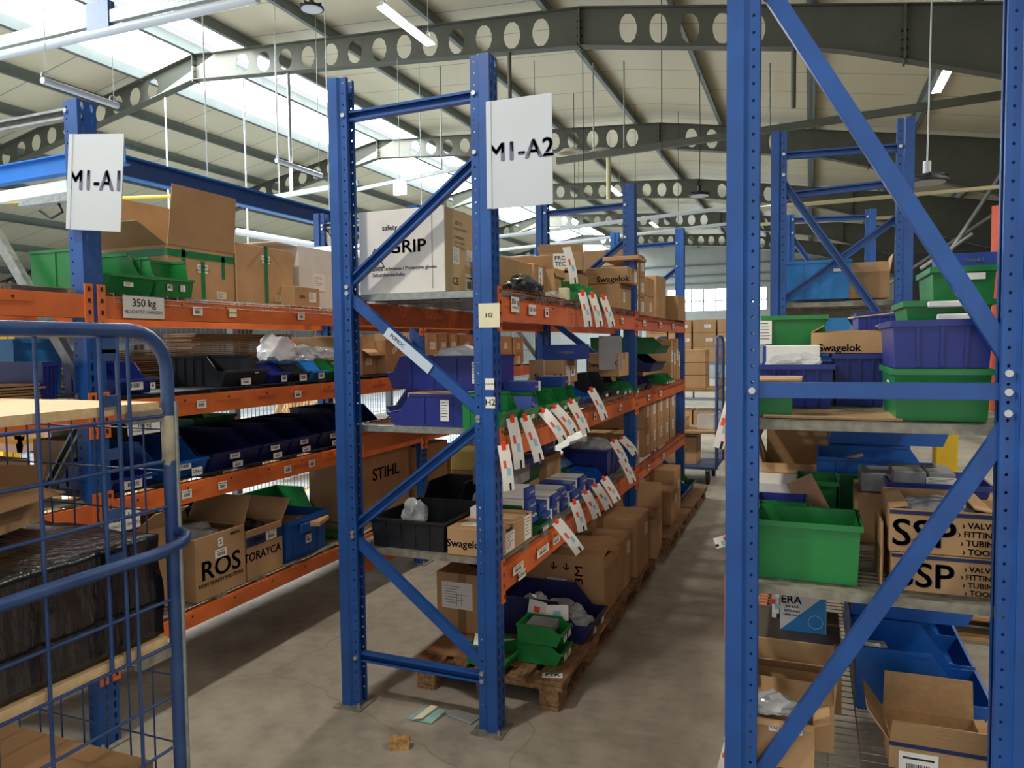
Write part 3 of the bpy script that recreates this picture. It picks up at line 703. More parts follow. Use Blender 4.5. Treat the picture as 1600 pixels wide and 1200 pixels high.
# ---- left rack, second shelf
Z = LL[1]+.023
mk(pick_bin, onx(-2.875, Z, 182, 243, 566, .34), 'bright navy bin with a barcode label, seen through the roll cage', 'navy', front=.45, prints=(('bar','f',-.01,.01,.09,.05),('txt','f',.09,.0,.03,.03,'6')))
mk(pick_bin, onx(-2.875, Z, 352, 421, 556, .44), 'large black ribbed bin on the second left shelf', 'black', ribs=5, front=.5, cut=.3, prints=(('bar','f',-.02,-.02,.075,.035),('lines','f',.07,.03,.03,.015)))
mk(pick_bin, onx(-2.885, Z, 424, 456, 568, .36), 'navy bin under the white plastic bag on the second left shelf', 'navy', front=.5, prints=(('bar','f',.02,0,.05,.05),))
mk(pick_bin, onx(-2.885, Z, 458, 488, 569, .34), 'narrow grey-labelled bin with a clear bag, left of the light blue bin', 'black', front=.5, prints=(('bar','f',0,0,.07,.05),))
mk(pick_bin, onx(-2.885, Z, 490, 513, 562, .34), 'light blue small bin on the second left shelf', 'sky', front=.45, prints=(('bar','f',0,0,.06,.045),))
mk(pick_bin, onx(-2.885, Z, 515, 540, 563, .34), 'small green bin beside the blue post on the second left shelf', 'green', front=.45, prints=(('bar','f',0,0,.04,.02),))
bag(3,(.13,.12,.10),(-3.0,cy(436,-3.0,1.6),Z+.12),'crumpled white plastic bag overflowing a navy bin', bag_w)
bag(5,(.10,.09,.06),(-2.98,cy(470,-3.0,1.6),Z+.12),'clear plastic bag lying on the narrow grey-labelled bin', bag_m)
bag(8,(.12,.09,.05),(-3.0,cy(505,-3.0,1.6),Z+.13),'clear plastic film on the light blue bin', bag_m)
mk(carton, ony(4.46, Z, 455, 556, 527, .09), 'upright corrugated carton with printed words behind the small bins', prints=(('text','f',.0,-.03,1,.035,'...BHP Sp.jawna.'),))
def stack(n, w, d, loc, label, rz=0, mt=None, th=.008, name='flattened_cartons'):
    t = thing(name, label, 'cardboard', loc, rz); rg = random.Random(n)
    for i in range(n):
        m = MB(); a, b = w/2*rg.uniform(.9,1), d/2*rg.uniform(.92,1); z0 = i*(th+.004)
        m.box(-a,a,-b,b,z0,z0+th,mt or card_in); m.box(-a*.99,a*.985,-b*.99,b*.98,z0+th*.35,z0+th*.65,tape)
        part('sheet', m, t, (rg.uniform(-.02,.02),rg.uniform(-.02,.02),0), (0,0,R(rg.uniform(-3,3))))
    return t
stack(25,.27,.95,(-3.55,3.95,Z+.001),'tall stack of flattened brown cartons at the back of the second left shelf')
stack(17,.27,.72,(-3.53,3.10,Z+.001),'lower stack of flattened cartons behind the black ribbed bin')
mk(carton, onx(-2.92, Z, 603, 646, 531, .42), 'brown carton with a bold black printed name and red mark near the far left post', prints=(('text','f',.02,.13,1,.06,'WÜRTH'),('patch','f',-.17,.13,.03,.03,None,redink),('lines','f',-.08,.05,.07,.04,None,None,.5),('lines','f',.10,.03,.07,.04,None,None,-.4),('lines','f',.02,-.04,.07,.04)))
mk(carton, onx(-3.0, Z, 564, 588, 545, .4), 'open carton with a folded flap leaning before the far left post', flaps={'f':120,'b':5,'l':30,'r':-10}, prints=(('lines','f',0,0,.08,.05),))

# ---- left rack, third shelf
Z = LL[2]+.023
mk(pick_bin, onx(-2.875, Z, 178, 246, 727, .36), 'navy bin with a pale label and teal mark, lower shelf behind the cage', 'navy', front=.45, prints=(('bar','f',-.02,0,.10,.05),('patch','f',.07,.02,.035,.03,None,cyanink)))
mk(pick_bin, onx(-2.875, Z, 262, 327, 694, .5), 'mid-blue bin holding papers on the third left shelf', 'royal', front=.45, prints=(('bar','f',-.03,.02,.085,.04),('txt','f',.05,-.02,.07,.04,'QFast')))
for k,(a,b,t_) in enumerate(((331,408,684),(411,455,671),(457,499,663),(502,545,655),(556,608,640))):
    mk(pick_bin, onx(-2.875, Z, a, b, t_, .55), '%s dark navy bin from the mid-blue bin on the third left shelf' % ORD[k].replace('nearest','first'), 'dnavy', front=.5, group='dark navy bins on the third left shelf', prints=(('bar','f',-.02,.02,.075,.035),('bar','f',.0,-.03,.075,.03)) )
mk(tote, onx(-3.46, Z, 303, 372, 655, .3), 'green container with a barcode label behind the navy bins', 'green', prints=(('bar','l',0,.02,.06,.04),))
mk(tote, onx(-3.46, Z, 230, 298, 672, .3), 'light blue container at the back of the third left shelf', 'sky')
mk(carton, onx(-3.28, Z, 158, 206, 668, .34), 'dark box with a lime green side near the left post', mt=mat('lime_card',srgb('3d4f22'),.6), tp=None, prints=(('patch','l',0,0,.33,.14,None,mat('lime_print',srgb('8fd23a'),.5)),))
mk(carton, onx(-3.28, Z, 120, 160, 690, .3), 'small tan carton behind the left post on the third shelf')
stack(3,.5,.3,(-3.2,4.2,Z+.15),'few loose flat card sheets on bins', mt=card_g) if 0 else None

# ---- left rack, bottom shelf
Z = LL[3]+.023
g = onx(-2.865, Z, 306, 384, 845, .40); w, h = g['w'], g['h']
mk(carton, g, 'open carton printed with a black tool logo on the left bottom shelf', flaps={'f':-150,'b':12,'l':75,'r':25}, fl={'f':.05,'b':.14,'l':.1,'r':.16}, fill=(4,.10,bag_m),
   prints=(('text','f',0,-h*.06,1.1,.14,'ROS'),('text','f',0,-h*.27,.95,.026,'RIGHT QUALITY SOLUTIONS'),('bar','f',0,h*.16,.085,.045),('txt','f',0,h*.34,.035,.045,'S'),('text','f',w*.3,h*.42,1,.022,'4862541')))
g = onx(-2.87, Z, 386, 442, 832, .38); w, h = g['w'], g['h']
mk(carton, g, 'open carton with a navy band and black lettering on the left bottom shelf', flaps={'f':-140,'b':8,'l':50,'r':40}, fl={'f':.04,'b':.06,'l':.1}, fill=(9,.07,bag_b),
   prints=(('patch','f',0,h*.27,w,.055,None,navyink),('text','f',-w*.22,h*.27,1,.035,'TORAY',white_t),('text','f',-.02,-h*.05,1.0,.066,'TORAYCA'),('bar','f',w*.18,h*.27,.09,.05)))
g = onx(-2.875, Z, 447, 514, 818, .42)
mk(tote, g, 'worn mid-blue container with a side handle on the left bottom shelf', 'royal', ribs=4, handle=True, prints=(('bar','f',0,-.02,.055,.05),('lines','f',0,.06,.05,.012)), rim=.03)
mk(carton, dict(w=.2,d=.3,h=.03,loc=(-2.98,cy(470,-2.98,.75),Z+g['h']*.72),rz=1.9), 'flat loose cardboard flap lying in the mid-blue container', tp=None, prints=(('lines','t',0,0,.07,.05),))
mk(pick_bin, onx(-2.95, Z, 520, 552, 830, .3), 'small green bin with a pale label beside the near blue post on the bottom shelf', 'green', prints=(('lines','f',0,0,.06,.04),))
mk(tote, onx(-3.45, Z, 290, 362, 795, .3), 'bright navy container at the back of the left bottom shelf', 'navy')
mk(pick_bin, onx(-3.31, Z, 410, 502, 790, .4), 'wide green scoop bin with small parts on the left bottom shelf', 'green', curve=True, content=(12,bag_w))
bag(15,(.16,.16,.10),(-3.63,cy(500,-3.63,.8),Z+.02),'clear bag with yellowish padding at the end of the left bottom shelf', bag_w)
mk(carton, onx(-3.3, Z, 505, 530, 735, .12), 'tall brown carton with a white label by the fence post', prints=(('txt','f',0,.08,.08,.08,'MP 18'),))
mk(carton, onx(-2.95, Z, 205, 262, 838, .34), 'brown open carton with a large raised flap behind the cage', flaps={'f':55,'b':20,'l':40,'r':20}, fl={'f':.2,'b':.15})
g = onx(-2.9, Z, 560, 640, 716, .35); 
mk(carton, g, 'big brown carton with bold black block lettering, seen through the middle rack', flaps={'f':178,'b':10,'r':12,'l':5}, fl={'f':.01,'r':.1,'l':.02}, prints=(('text','f',.02,.10,1.25,.12,'STIHL'),))
mk(carton, onx(-2.9, Z, 652, 700, 700, .5), 'dim brown carton beyond the far left post on the bottom shelf')
mk(carton, onx(-2.9, Z, 704, 742, 705, .5), 'second dim carton beyond the far left post on the bottom shelf')

# ---- left rack, bay beyond
Z = LL[1]+.023
for k,(a,b,t_,lb) in enumerate(((668,684,520,'narrow carton'),(686,700,522,'tan carton'),(702,716,521,'carton with stamped words'),(718,742,523,'wide plain carton'),(780,800,525,'dim carton'),(802,818,527,'small labelled carton'))):
    mk(carton, onx(-2.9, Z, a, b, t_, .5), '%s, %s in the row seen past the middle rack' % (lb, ORD[k].replace('nearest','first')), group='cartons beyond on the second left shelf', prints=(('lines','f',0,.05,.09,.06),('lines','f',0,-.1,.08,.08)))
# ---- left rack, bay before the left post
Z = LL[1]+.023
mk(tote, ony(1.75, Z, -40, 62, 596, .3), 'plain brown flat carton pile', 'navy') if 0 else None
mk(tote, onx(-2.95, Z, 67, 98, 566, .34), 'navy container left of the left post on the second shelf', 'navy')
mk(tote, onx(-3.38, Z, 22, 104, 530, .40), 'sky blue container at the back left of the left post', 'sky', ribs=0)
stack(6,.28,.32,(-3.12,cy(44,-3.12,Z+.04)-.18,Z+.001),'small pile of flattened cartons left of the navy container')
Z = LL[2]+.023
mk(tote, dict(w=.35,d=.5,h=.14,loc=(-3.15,1.35,Z),rz=pi/2), 'green container seen at the left edge on the third shelf', 'green', prints=(('bar','f',0,0,.08,.05),))
mk(carton, dict(w=.3,d=.34,h=.2,loc=(-3.15,1.98,Z),rz=pi/2), 'tan carton with a pink-white label left of the left post', prints=(('lines','l',0,0,.05,.12),('lines','f',0,0,.05,.12)))
mk(pick_bin, dict(w=.22,d=.4,h=.15,loc=(-3.55,1.68,Z),rz=pi/2), 'navy bin at the back behind the tan labelled carton', 'navy')
Z = LL[3]+.023
mk(carton, dict(w=.42,d=.5,h=.36,loc=(-3.2,1.95,Z),rz=pi/2), 'large tan carton on the bottom shelf left of the left post')
mk(carton, dict(w=.45,d=.5,h=.30,loc=(-3.2,1.40,Z),rz=pi/2), 'open tan carton on the bottom shelf at the left edge', flaps={'f':50,'b':20,'l':30,'r':20})

# ---- blue roll cage in front
cage = thing('roll_cage', 'blue tubular roll cage with wire sides in the left foreground', 'cart', (-1.70,1.63,0))
CX, CY, TZ = -1.70, 1.63, 1.80
cb = mat('cage_blue', srgb('1d3f7c'), .4, 0, .2, 6, .08, dirt=srgb('3a5684'))
def cp(name, pts, r, n=10, mt=None, lab=None):
    m = MB(); m.tube([(p[0]-CX,p[1]-CY,p[2]) for p in pts], r, mt or cb, n); return part(name, m, cage, label=lab)
y0 = .62
arc = [(CX,CY-.12+.12*sin(t),TZ-.12+.12*cos(t)) for t in [R(a) for a in range(0,91,15)]]
cp('frame_tube', [(CX,CY,.16)]+arc[::-1]+[(CX,y0+.1,TZ),(CX,y0+.03,TZ-.03),(CX,y0,TZ-.1),(CX,y0,.16)], .019, 12)
for i, yy in enumerate([.72,.85,.98,1.11,1.24,1.37,1.50]):
    if i in (5,): continue
    cp('wire', [(CX,yy,.2),(CX,yy,TZ-.01)], .005, 6)
for s in (-.026,.026): cp('flat_bar', [(CX,1.44+s,.9),(CX,1.44+s,TZ-.01)], .006, 6)
for z in (1.72,1.60,1.46,1.30,1.18): m = MB(); m.box(-.003,.003,1.44-CY-.026,1.44-CY+.026,z,z+.03,cb); part('strap_rung', m, cage)
m = MB(); m.box(-.003,.003,1.44-CY-.03,1.44-CY+.03,1.74,TZ-.01,cb); part('slotted_strap', m, cage)
for z in [.45,.6,.75,.9,1.03,1.16,1.30,1.43,1.56]: cp('wire', [(CX,y0,z),(CX,CY,z)], .005, 6)
xl = CX-.78     # side panel across
for i in range(1,8): xx = CX-.78*i/8; cp('wire', [(xx,CY,.2),(xx,CY,TZ-.2)], .0028, 5)
for z in [.4,.6,.8,1.0,1.16,1.28,1.40,1.52]: cp('wire', [(xl,CY,z),(CX,CY,z)], .0028, 5)
cp('frame_tube', [(xl,CY,.16),(xl,CY,TZ-.1)], .013, 8)
hb = CX+.075
cp('handle_bar', [(CX,CY-.0,1.225),(CX+.03,CY+.004,1.225),(CX+.055,CY-.004,1.22),(hb-.006,CY-.022,1.212),(hb+.002,CY-.05,1.208),(hb+.003,CY-.085,1.204),(hb,CY-.14,1.20),(hb-.0,y0+.15,1.20),(hb-.01,y0+.05,1.20),(CX,y0,1.2)], .015, 10)
cp('edge_strip', [(CX+.022,CY+.006,.2),(CX+.022,CY+.006,TZ-.2)], .006, 6, galv, 'pale steel strip on the corner tube')
m = MB(); m.tube([(-.004,-.004,1.42),(.0,.0,1.44),(.0,.0,1.50),(0,0,1.56)],[.0195,.0205,.0205,.0195],mat('worn_paint_tape',srgb('b3aa90'),.7,0,.3,12),12); part('worn_patch', m, cage, label='worn cream patch on the corner tube')
m = MB(); m.box(-.78,.0,-1.01,.0,.13,.16,cb); part('base', m, cage)
for x in (-.72,-.06):
    for y in (-.95,-.06): m = MB(); m.tube([(x-.015,y,.055),(x+.015,y,.055)],.055,rubber,16); m.box(x-.02,x+.02,y-.02,y+.02,.10,.135,galv); part('caster', m, cage)
m = MB(); m.box(-.02,.0,-.13,-.005,1.545,1.58,galv_d); part('shelf_bracket', m, cage)
m = MB(); m.box(-.02,.0,-.13,-.005,.865,.90,galv_d); part('shelf_bracket', m, cage)
sh = MB(); sh.box(-.76,-.012,-.99,-.02,1.575,1.60,ply); part('wooden_shelf', sh, cage, label='light plywood shelf')
sh = MB(); sh.box(-.76,-.012,-.99,-.02,.90,.925,ply); part('wooden_shelf', sh, cage, label='light plywood shelf')
b = bmesh.new(); bmesh.ops.create_cube(b, size=1); bmesh.ops.subdivide_edges(b, edges=b.edges, cuts=14, use_grid_fill=True)
for v in b.verts:
    c = Vector((v.co.x*.70,v.co.y*.52,v.co.z*.29)); c += Vector((1,1,1))*noise.noise(c*9)*.009+Vector((1,0,1))*noise.noise(Vector((c.x*22,c.y*30,c.z*4)))*.006; v.co = c
me = bpy.data.meshes.new('wrapped_package'); b.to_mesh(me); b.free(); me.materials.append(film)
for p in me.polygons: p.use_smooth = True
solo('wrapped_package', me, 'large package wrapped in shiny black film inside the blue roll cage', 'package', (-2.07,1.345,.925+.155))
carton(.36,.40,.10,'shallow open carton on top of the black wrapped package',(-2.22,1.30,1.245),R(20),flaps={'f':80,'b':30,'l':60,'r':100},fl={'f':.08,'b':.07,'l':.06,'r':.08})
carton(.62,.60,.40,'tan carton at the bottom of the roll cage',(-2.06,1.28,.165))
m = MB(); m.box(-.10,.10,-.003,.003,-.0,.13,paper); solo('paper_sheet', m, 'white notice with yellow print hung on the fence, seen through the cage', 'paper', (-4.26,2.3,1.05), (0,0,pi/2)) if 0 else None
# ---------------------------------------------------------------- middle rack, top shelf
Z = LA[0]+.033
g = ony(3.16, Z, 562, 696, 327, .42); w, h, d = g['w'], g['h'], g['d']
hand = ink
mk(carton, g, 'big white glove carton with a triangle symbol and bold letters behind the middle end frame', mt=card_w, tp='v', prints=(('text','f',w*.07,.02,1.15,.085,'GRIP'),
   ('text','f',-w*.02,.115,1,.036,'safety gloves',signink),('text','f',.0,-h*.20,1,.024,'rękawice ochronne / Protective gloves',signink),('text','f',-w*.15,-h*.27,1,.024,'Schutzhandschuhe',signink),
   ('patch','f',w*.36,0,.004,h*.9,None,card_g),('patch','r',0,0,d,h*.99,None,mat('tan_print',srgb('d0b68c'),.7)),
   ('text','r',-.06,h*.34,1,.022,'SIZE: 10'),('text','r',-.04,h*.27,1,.02,'COLOR: WHITE'),('text','r',-.05,h*.17,1,.02,'DIMENSION:'),('text','r',-.05,h*.11,1,.02,'N.W. 12,0 KG'),('text','r',-.05,h*.05,1,.02,'G.W. 13,0 KG'),
   ('text','r',-.10,-h*.36,1.1,.05,'CE'),('bar','r',.05,-h*.36,.08,.09),('form','r',-.09,-h*.05,.07,.08),('form','r',.06,-h*.05,.06,.08)))
tri = MB()
for k in range(3):
    a0, a1 = R(90+120*k), R(210+120*k); p = Vector((cos(a0),sin(a0),0))*.06; q = Vector((cos(a1),sin(a1),0))*.06; dd = (q-p).normalized(); nn = Vector((-dd.y,dd.x,0))*.0025
    M = Matrix.Translation((g['loc'][0]-w*.31, g['loc'][1]-d/2-.0016, Z+h*.40)) @ Matrix.Rotation(pi/2,4,'X')
    tri.add([p-nn,q-nn,q+nn,p+nn],[(0,1,2,3)],ink,False,M)
for k in range(4): tri.box(-.02+k*.011,-.014+k*.011,-.02,.015+.004*(k%2),0,.001,ink,M)
tr = part('printed_triangle', tri); gb = [o for o in COL.objects if o.type=='EMPTY' and o.get('label','').startswith('big white glove')][0]
tr.parent = gb; tr.matrix_parent_inverse = gb.matrix_basis.inverted() if False else (Matrix.Translation(g['loc'])).inverted()
XF = AX-.03
G1 = 'cartons on the top shelf of the middle rack'
mk(carton, onx(XF-.10, Z, 780, 832, 399, .13), 'long low tan carton next to the white glove carton, top shelf', prints=(('patch','f',.1,-.08,.5,.02,None,tape),('patch','f',.08,-.11,.4,.01,None,tape)), tp=None)
mk(carton, onx(XF-.11, Z, 835, 853, 411, .3), 'tan carton with stamped black symbols behind the long low carton', prints=(('txt','l',.1,.05,.05,.1,'H|C'),('txt','f',.0,0,.07,.17,'+|E|P|S')))
mk(carton, onx(XF-.05, Z, 866, 882, 419, .26), 'open tan carton with folded top in front of the stacked cartons', flaps={'f':160,'b':5,'l':30,'r':60}, fl={'f':.05,'b':.06,'l':.08,'r':.05})
y_ = cy(880,XF-.3,2.3)
carton(.40,.30,.13,'open printed carton with a brown flap stacked on top of the shelf row',(XF-.34,y_+.1,Z+.26),pi/2+.25,flaps={'f':175,'b':8,'r':5,'l':20},fl={'f':.03,'r':.10,'b':.04,'l':.05},prints=(('txt','l',0,0,.10,.10,'PRO|TEC'),))
carton(.34,.34,.24,'plain carton carrying the open printed carton',(XF-.36,y_+.08,Z+.001),pi/2)
g = ony(5.42, Z+.19, 914, 981, 418, .36); w, h = g['w'], g['h']
mk(carton, g, 'tan carton with a blue script name, upper of the pair by the second post', prints=(('text','f',.05,-.03,1.1,.06,'Swagelok',navyink),('lines','r',.08,0,.08,.08)))
mk(carton, dict(ony(5.42, Z, 914, 969, 455, .36),h=.187), 'tan carton under the one with the blue script name', prints=(('cream','r',-.05,0,.06,.08),))
mk(carton, ony(5.82, Z+.40, 941, 998, 401, .3), 'carton on the very top of the pile by the second post')
for k,(a,b) in enumerate(((880,900),)):
    pass
for k,(a,b,t_) in enumerate(((902,914,456),(918,929,458),(934,947,462))):
    gg = onx(AX+.02, Z, a, b, t_, .25); gg['h'] = max(.13,gg['h'])
    mk(pick_bin, gg, '%s small green bin with a tag on the top shelf of the middle rack' % ORD[k].replace('nearest','first'), 'green', curve=True, group='small green bins on the top shelf')
    yy = cy((a+b)/2+2, AX+.05, Z+.02); tag((AX+.04,yy,Z+.05), R(50), '%s paper tag hanging below the small green bins, top shelf' % ORD[k].replace('nearest','first'), 'paper tags on the top shelf', L=.2, bend=.3, tilt=-R(8+4*k))
tag((AX-.01,cy(886,AX,Z+.25),Z+.30), R(50), 'tall white tag with an orange spot stuck on the open tan carton', None, L=.21, bend=.4, clip=False, tilt=-R(8))
carton(.06,.05,.07,'tiny cream labelled carton between the open carton and green bins',(AX-.02,cy(887,AX,Z),Z),pi/2,tp=None,mt=cream)
o = bag(21,(.24,.055,.06),(AX-.055,cy(820,AX-.06,Z),Z+.001),'black fabric in a clear bag at the edge of the top shelf', bag_b); o.rotation_euler[2] = pi/2
bag(22,(.05,.07,.03),(AX-.05,cy(862,AX-.05,Z),Z+.001),'clear empty bag end beside the black fabric', bag_m)
# second bay top
G2 = 'cartons stacked in the far bay, top shelf'
zt = LA[0]+.016
rg = random.Random(5); k = 0
for col,(a,b,hs) in enumerate(((990,999,(.17,.17,.20)),(1000,1008,(.16,.17,.19)))):
    z = zt
    for hh in hs:
        y0 = cy(a,XF-.02,zt+.1); y1 = cy(b,XF-.02,zt+.1)
        carton(y1-y0-.01,.42,hh-.003,'%s carton up in the %s pile behind the second post' % (ORD[k%3].replace('nearest','first'),('near','far')[col]),(XF-.23,(y0+y1)/2,z),pi/2,group=G2,prints=(('lines','f',0,0,.1,.08),('lines','l',0,0,.1,.06))); z += hh; k += 1
g = ony(6.7, zt, 1007, 1030, 447, .36)
y0 = 6.85
carton(.36,.34,.19,'lower tan carton with a white label past the second post',(XF-.22,6.95,zt),pi/2,prints=(('lines','l',0,0,.14,.07),('lines','f',0,0,.1,.08)))
carton(.36,.34,.17,'upper tan carton stacked past the second post',(XF-.22,6.95,zt+.193),pi/2,prints=(('lines','l',0,0,.14,.06),))
carton(.50,.48,.42,'tall tan carton with two white labels on the far top shelf',(XF-.30,7.55,zt),pi/2,prints=(('lines','l',-.1,.12,.14,.07),('lines','l',.1,.12,.12,.07)))
carton(.50,.44,.25,'tan carton with arrow marks near the third post, top shelf',(XF-.16,8.08,zt),pi/2,prints=(('text','l',0,.0,1,.05,'↑ ↑ '),('text','l',0,-.07,1,.03,'LENGTH / mm')))

# ---------------------------------------------------------------- middle rack, middle shelf
Z = LA[1]+.034
t = pick_bin(.22,.42,.15,'navy','small navy bin with a white label, front of the middle shelf end',(-1.69,3.27,Z),-pi/2,front=.4,cut=.3,ribs=2,prints=(('lines','r',.10,.0,.045,.10),))
carton(.18,.3,.03,'flat brown lid lying in the small navy bin',(-1.65,3.27,Z+.125),-pi/2,tp=None)
t = pick_bin(.32,.60,.155,'navy','long navy bin below the big navy bin on the middle shelf',(-1.77,3.60,Z),-pi/2,front=.4,cut=.2,ribs=4)
t = pick_bin(.32,.60,.17,'navy','big navy bin stacked behind the small one, with a white label',(-1.77,3.60,Z+.157),-pi/2,front=.5,cut=.14,ribs=4,prints=(('lines','r',.22,.0,.05,.11),))
bag(31,(.16,.11,.07),(-1.72,3.58,Z+.26),'crumpled white plastic bag on the big navy bin', bag_w)
XF = AX-.005
GB = 'green picking bins on the middle shelf'
gp = [(785,812,617),(817,846,628),(850,872,634),(875,891,636),(894,907,634)]
for k,(a,b,t_) in enumerate(gp):
    gg = onx(XF+.03, Z, a, b, t_, .2); gg['h'] = max(gg['h'],.135)
    mk(pick_bin, gg, '%s green scoop bin from the near post on the middle shelf' % ORD[k].replace('nearest','first'), 'green', curve=True, front=.5, cut=.26, group=GB, prints=(('lines','f',0,-.005,.05,.018),))
def sb(a, b, t_, z, xf, lab, d=.16, **k):
    g = onx(xf, z, a, b, t_, d); return small_box(g['w'],g['d'],min(g['h'],.12),lab,g['loc'],g['rz'],**k)
small_box(.13,.16,.05,'blue and white parts carton on the first green bin',(XF-.10,cy(815,XF-.1,Z+.17),Z+.138),pi/2,tops=False,endw=True)
small_box(.15,.16,.055,'longer blue parts carton across the third green bin',(XF-.10,cy(864,XF-.1,Z+.17),Z+.138),pi/2,tops=False,endw=True)
small_box(.09,.12,.07,'blue parts carton tilted inside the second green bin',(XF-.05,cy(831,XF,Z+.1),Z+.045),pi/2,tops=False,rot=(0,R(14),pi/2))
GT = 'paper tags on the middle shelf beam'
for k,(px,tl,L,dz,bd) in enumerate(((789,4,.20,-.06,.3),(802,6,.23,.05,.35),(822,16,.22,.04,.4),(850,28,.17,.045,.9),(868,30,.16,.05,.9),(893,22,.20,.06,.6),(925,22,.2,.10,.5))):
    yy = cy(px, AX+.04, Z+dz); tag((AX+.026,yy,Z+dz), R(48), '%s white tag with orange clip along the middle shelf edge' % ORD[k].replace('nearest','first'), GT, L=L, bend=bd, tilt=-R(tl))
mk(pick_bin, onx(XF+.01, Z, 909, 920, 601, .66), 'near large royal blue bin on the middle shelf', 'royal', curve=True, front=.4)
mk(pick_bin, onx(XF+.01, Z, 922, 936, 598, .60), 'far large royal blue bin on the middle shelf', 'royal', curve=True, front=.4, prints=(('lines','f',0,0,.07,.04),))
zr = Z+max(onx(XF+.01,Z,909,920,601,.6)['h'],onx(XF+.01,Z,922,936,598,.6)['h'])+.004; g = ony(4.3, zr, 826, 880, 563, .3); w,h = g['w'],g['h']
mk(carton, g, 'tan carton with script print and a light strap, above the royal blue bins', tp=None, prints=(('text','f',.02,-.03,1,.05,'Swagelok',navyink),('patch','f',-.01,0,.012,h,None,bag_m),('lines','r',-.05,0,.08,.07),('bar','r',.05,0,.07,.06)))
small_box(.24,.2,.09,'dark blue parts carton on the strapped tan carton',(g['loc'][0]+.08,4.46,zr+h+.003),0,tops=False)
for k,(a,b,t_) in enumerate(((941,955,584),(958,972,582))):
    mk(pick_bin, onx(XF, Z, a, b, t_, .2), '%s black open bin with white fittings on the middle shelf' % ('near','far')[k], 'black', front=.3, cut=.55, prints=(('lines','f',0,0,.06,.02),))
for k,(a,b,t_) in enumerate(((973,978,590),(980,984,592))):
    pass
for k,(px,cc) in enumerate(((973,'green'),(980,'green'),(987,'green'),(993,'green'))):
    y0 = cy(px,XF,Z+.05); pick_bin(.11,.15,.09,cc,'%s tiny green bin around the second post on the middle shelf' % ORD[k].replace('nearest','first'),(AX-.06,y0,Z if k<2 else LA[1]+.016),pi/2,curve=True,group='tiny green bins by the second post',prints=(('lines','f',0,0,.06,.03),)) if k != 2 else None
mk(carton, ony(5.3, Z+.14, 918, 968, 552, .3), 'brown carton behind the hanging grey sheet', prints=(('text','f',-.02,0,1,.05,'Swagelok',navyink),))
carton(.22,.3,.139,'carton under the brown carton near the grey sheet',(cx(944,5.3,1.5)-.16,5.46,Z),0)
m = MB(); m.box(-.003,.003,-.09,.09,0,.24,card_g); put_text(m,'o',Matrix.Translation((.0035,.05,.05)) @ Matrix.Rotation(pi/2,4,'Z') @ Matrix.Rotation(pi/2,4,'X'),.07,ink)
solo('hanging_sheet', m, 'grey plastic-covered sheet hanging from the top beam by the second post', 'sheet', (AX-.04,cy(958,AX-.02,1.6),cz(578,AX,5.2)), (0,0,R(-50)))
# second bay middle shelf
Z2 = LA[1]+.016
mk(pick_bin, onx(XF, Z2, 996, 1010, 588, .18), 'black bin past the second post on the middle shelf', 'black', curve=True)
mk(pick_bin, onx(XF, Z2, 1013, 1022, 590, .18), 'dark navy bin past the second post on the middle shelf', 'dnavy', curve=True)
carton(.9,.5,.13,'low carton under the broad dark navy bin',(XF-.45,6.75,Z2),pi/2)
pick_bin(.6,.62,.16,'dnavy','broad dark navy bin stacked past the second post',(XF-.30,6.95,Z2+.14),pi/2,front=.5,cut=.3)
pick_bin(.6,.62,.15,'dgreen','broad dark green bin on top of the broad navy bin',(XF-.26,6.95,Z2+.302),pi/2,front=.5,cut=.25)
for k in range(4):
    pick_bin(.11,.2,.09,'green','%s small green bin in the far bay, middle shelf' % ORD[k].replace('nearest','first'),(AX-.08,7.25+.13*k,Z2),pi/2,curve=True,group='small green bins in the far bay',prints=(('lines','f',0,0,.06,.03),))
for k,(y0,hh) in enumerate(((7.82,.42),(7.98,.36),(8.14,.44),(8.28,.30))):
    carton(.13,.34,hh,'%s upright pale carton before the third post, middle shelf' % ORD[k].replace('nearest','first'),(AX-.2,y0,Z2),pi/2,group='upright pale cartons before the third post',prints=(('lines','f',0,.05,.09,.12),))

# ---------------------------------------------------------------- middle rack, lower shelf
Z = LA[2]+.032
XF = AX-.01
tote(.42,.52,.145,'black','ribbed black container with a clear bag, lower shelf end',(-1.80,3.40,Z),0,ribs=4,rim=.012)
pick_bin(.24,.40,.20,'black','black open bin standing behind the ribbed black container',(-1.93,3.90,Z),0,front=.5)
bag(41,(.07,.06,.10),(-1.86,3.34,Z+.05),'clear bag with a white label standing in the ribbed black container', bag_m)
g = ony(3.15, Z, 708, 778, 826, .26); w = g['w']; d_ = .28
carton(.27,.28,.13,'tan carton with a blue script name by the near post, lower shelf',(AX-.02-.135-.005,3.28,Z),0,prints=(('text','f',-.04,-.01,1.05,.05,'Swagelok',navyink),('cream','t',-.05,-.05,.08,.08),('lines','r',-.02,-.01,.11,.09),('text','r',-.03,.05,1,.022,'Swagelok',navyink)))
carton(.27,.14,.135,'narrow tan carton with a tall white label beside the near post, lower shelf',(AX-.14-.02,3.50,Z),0,prints=(('lines','r',0,0,.09,.12),('patch','t',.1,.04,.03,.02,None,redink)))
pick_bin(.17,.27,.15,'dgreen','green bin filled with blue and white cartons, lower shelf',(AX-.125,3.675,Z),pi/2,front=.35,prints=(('lines','f',0,0,.08,.02),))
k = 0
def pb(x,y,z,w,d,h,lab,**kw): return small_box(w,d,h,lab,(x,y,z),kw.pop('rz',pi/2),**kw)
pb(AX-.15,3.66,Z+.105,.13,.18,.075,'white-topped parts carton lying in the green bin, lower shelf')
pb(AX-.15,3.665,Z+.183,.12,.17,.055,'topmost white parts carton above the green bin')
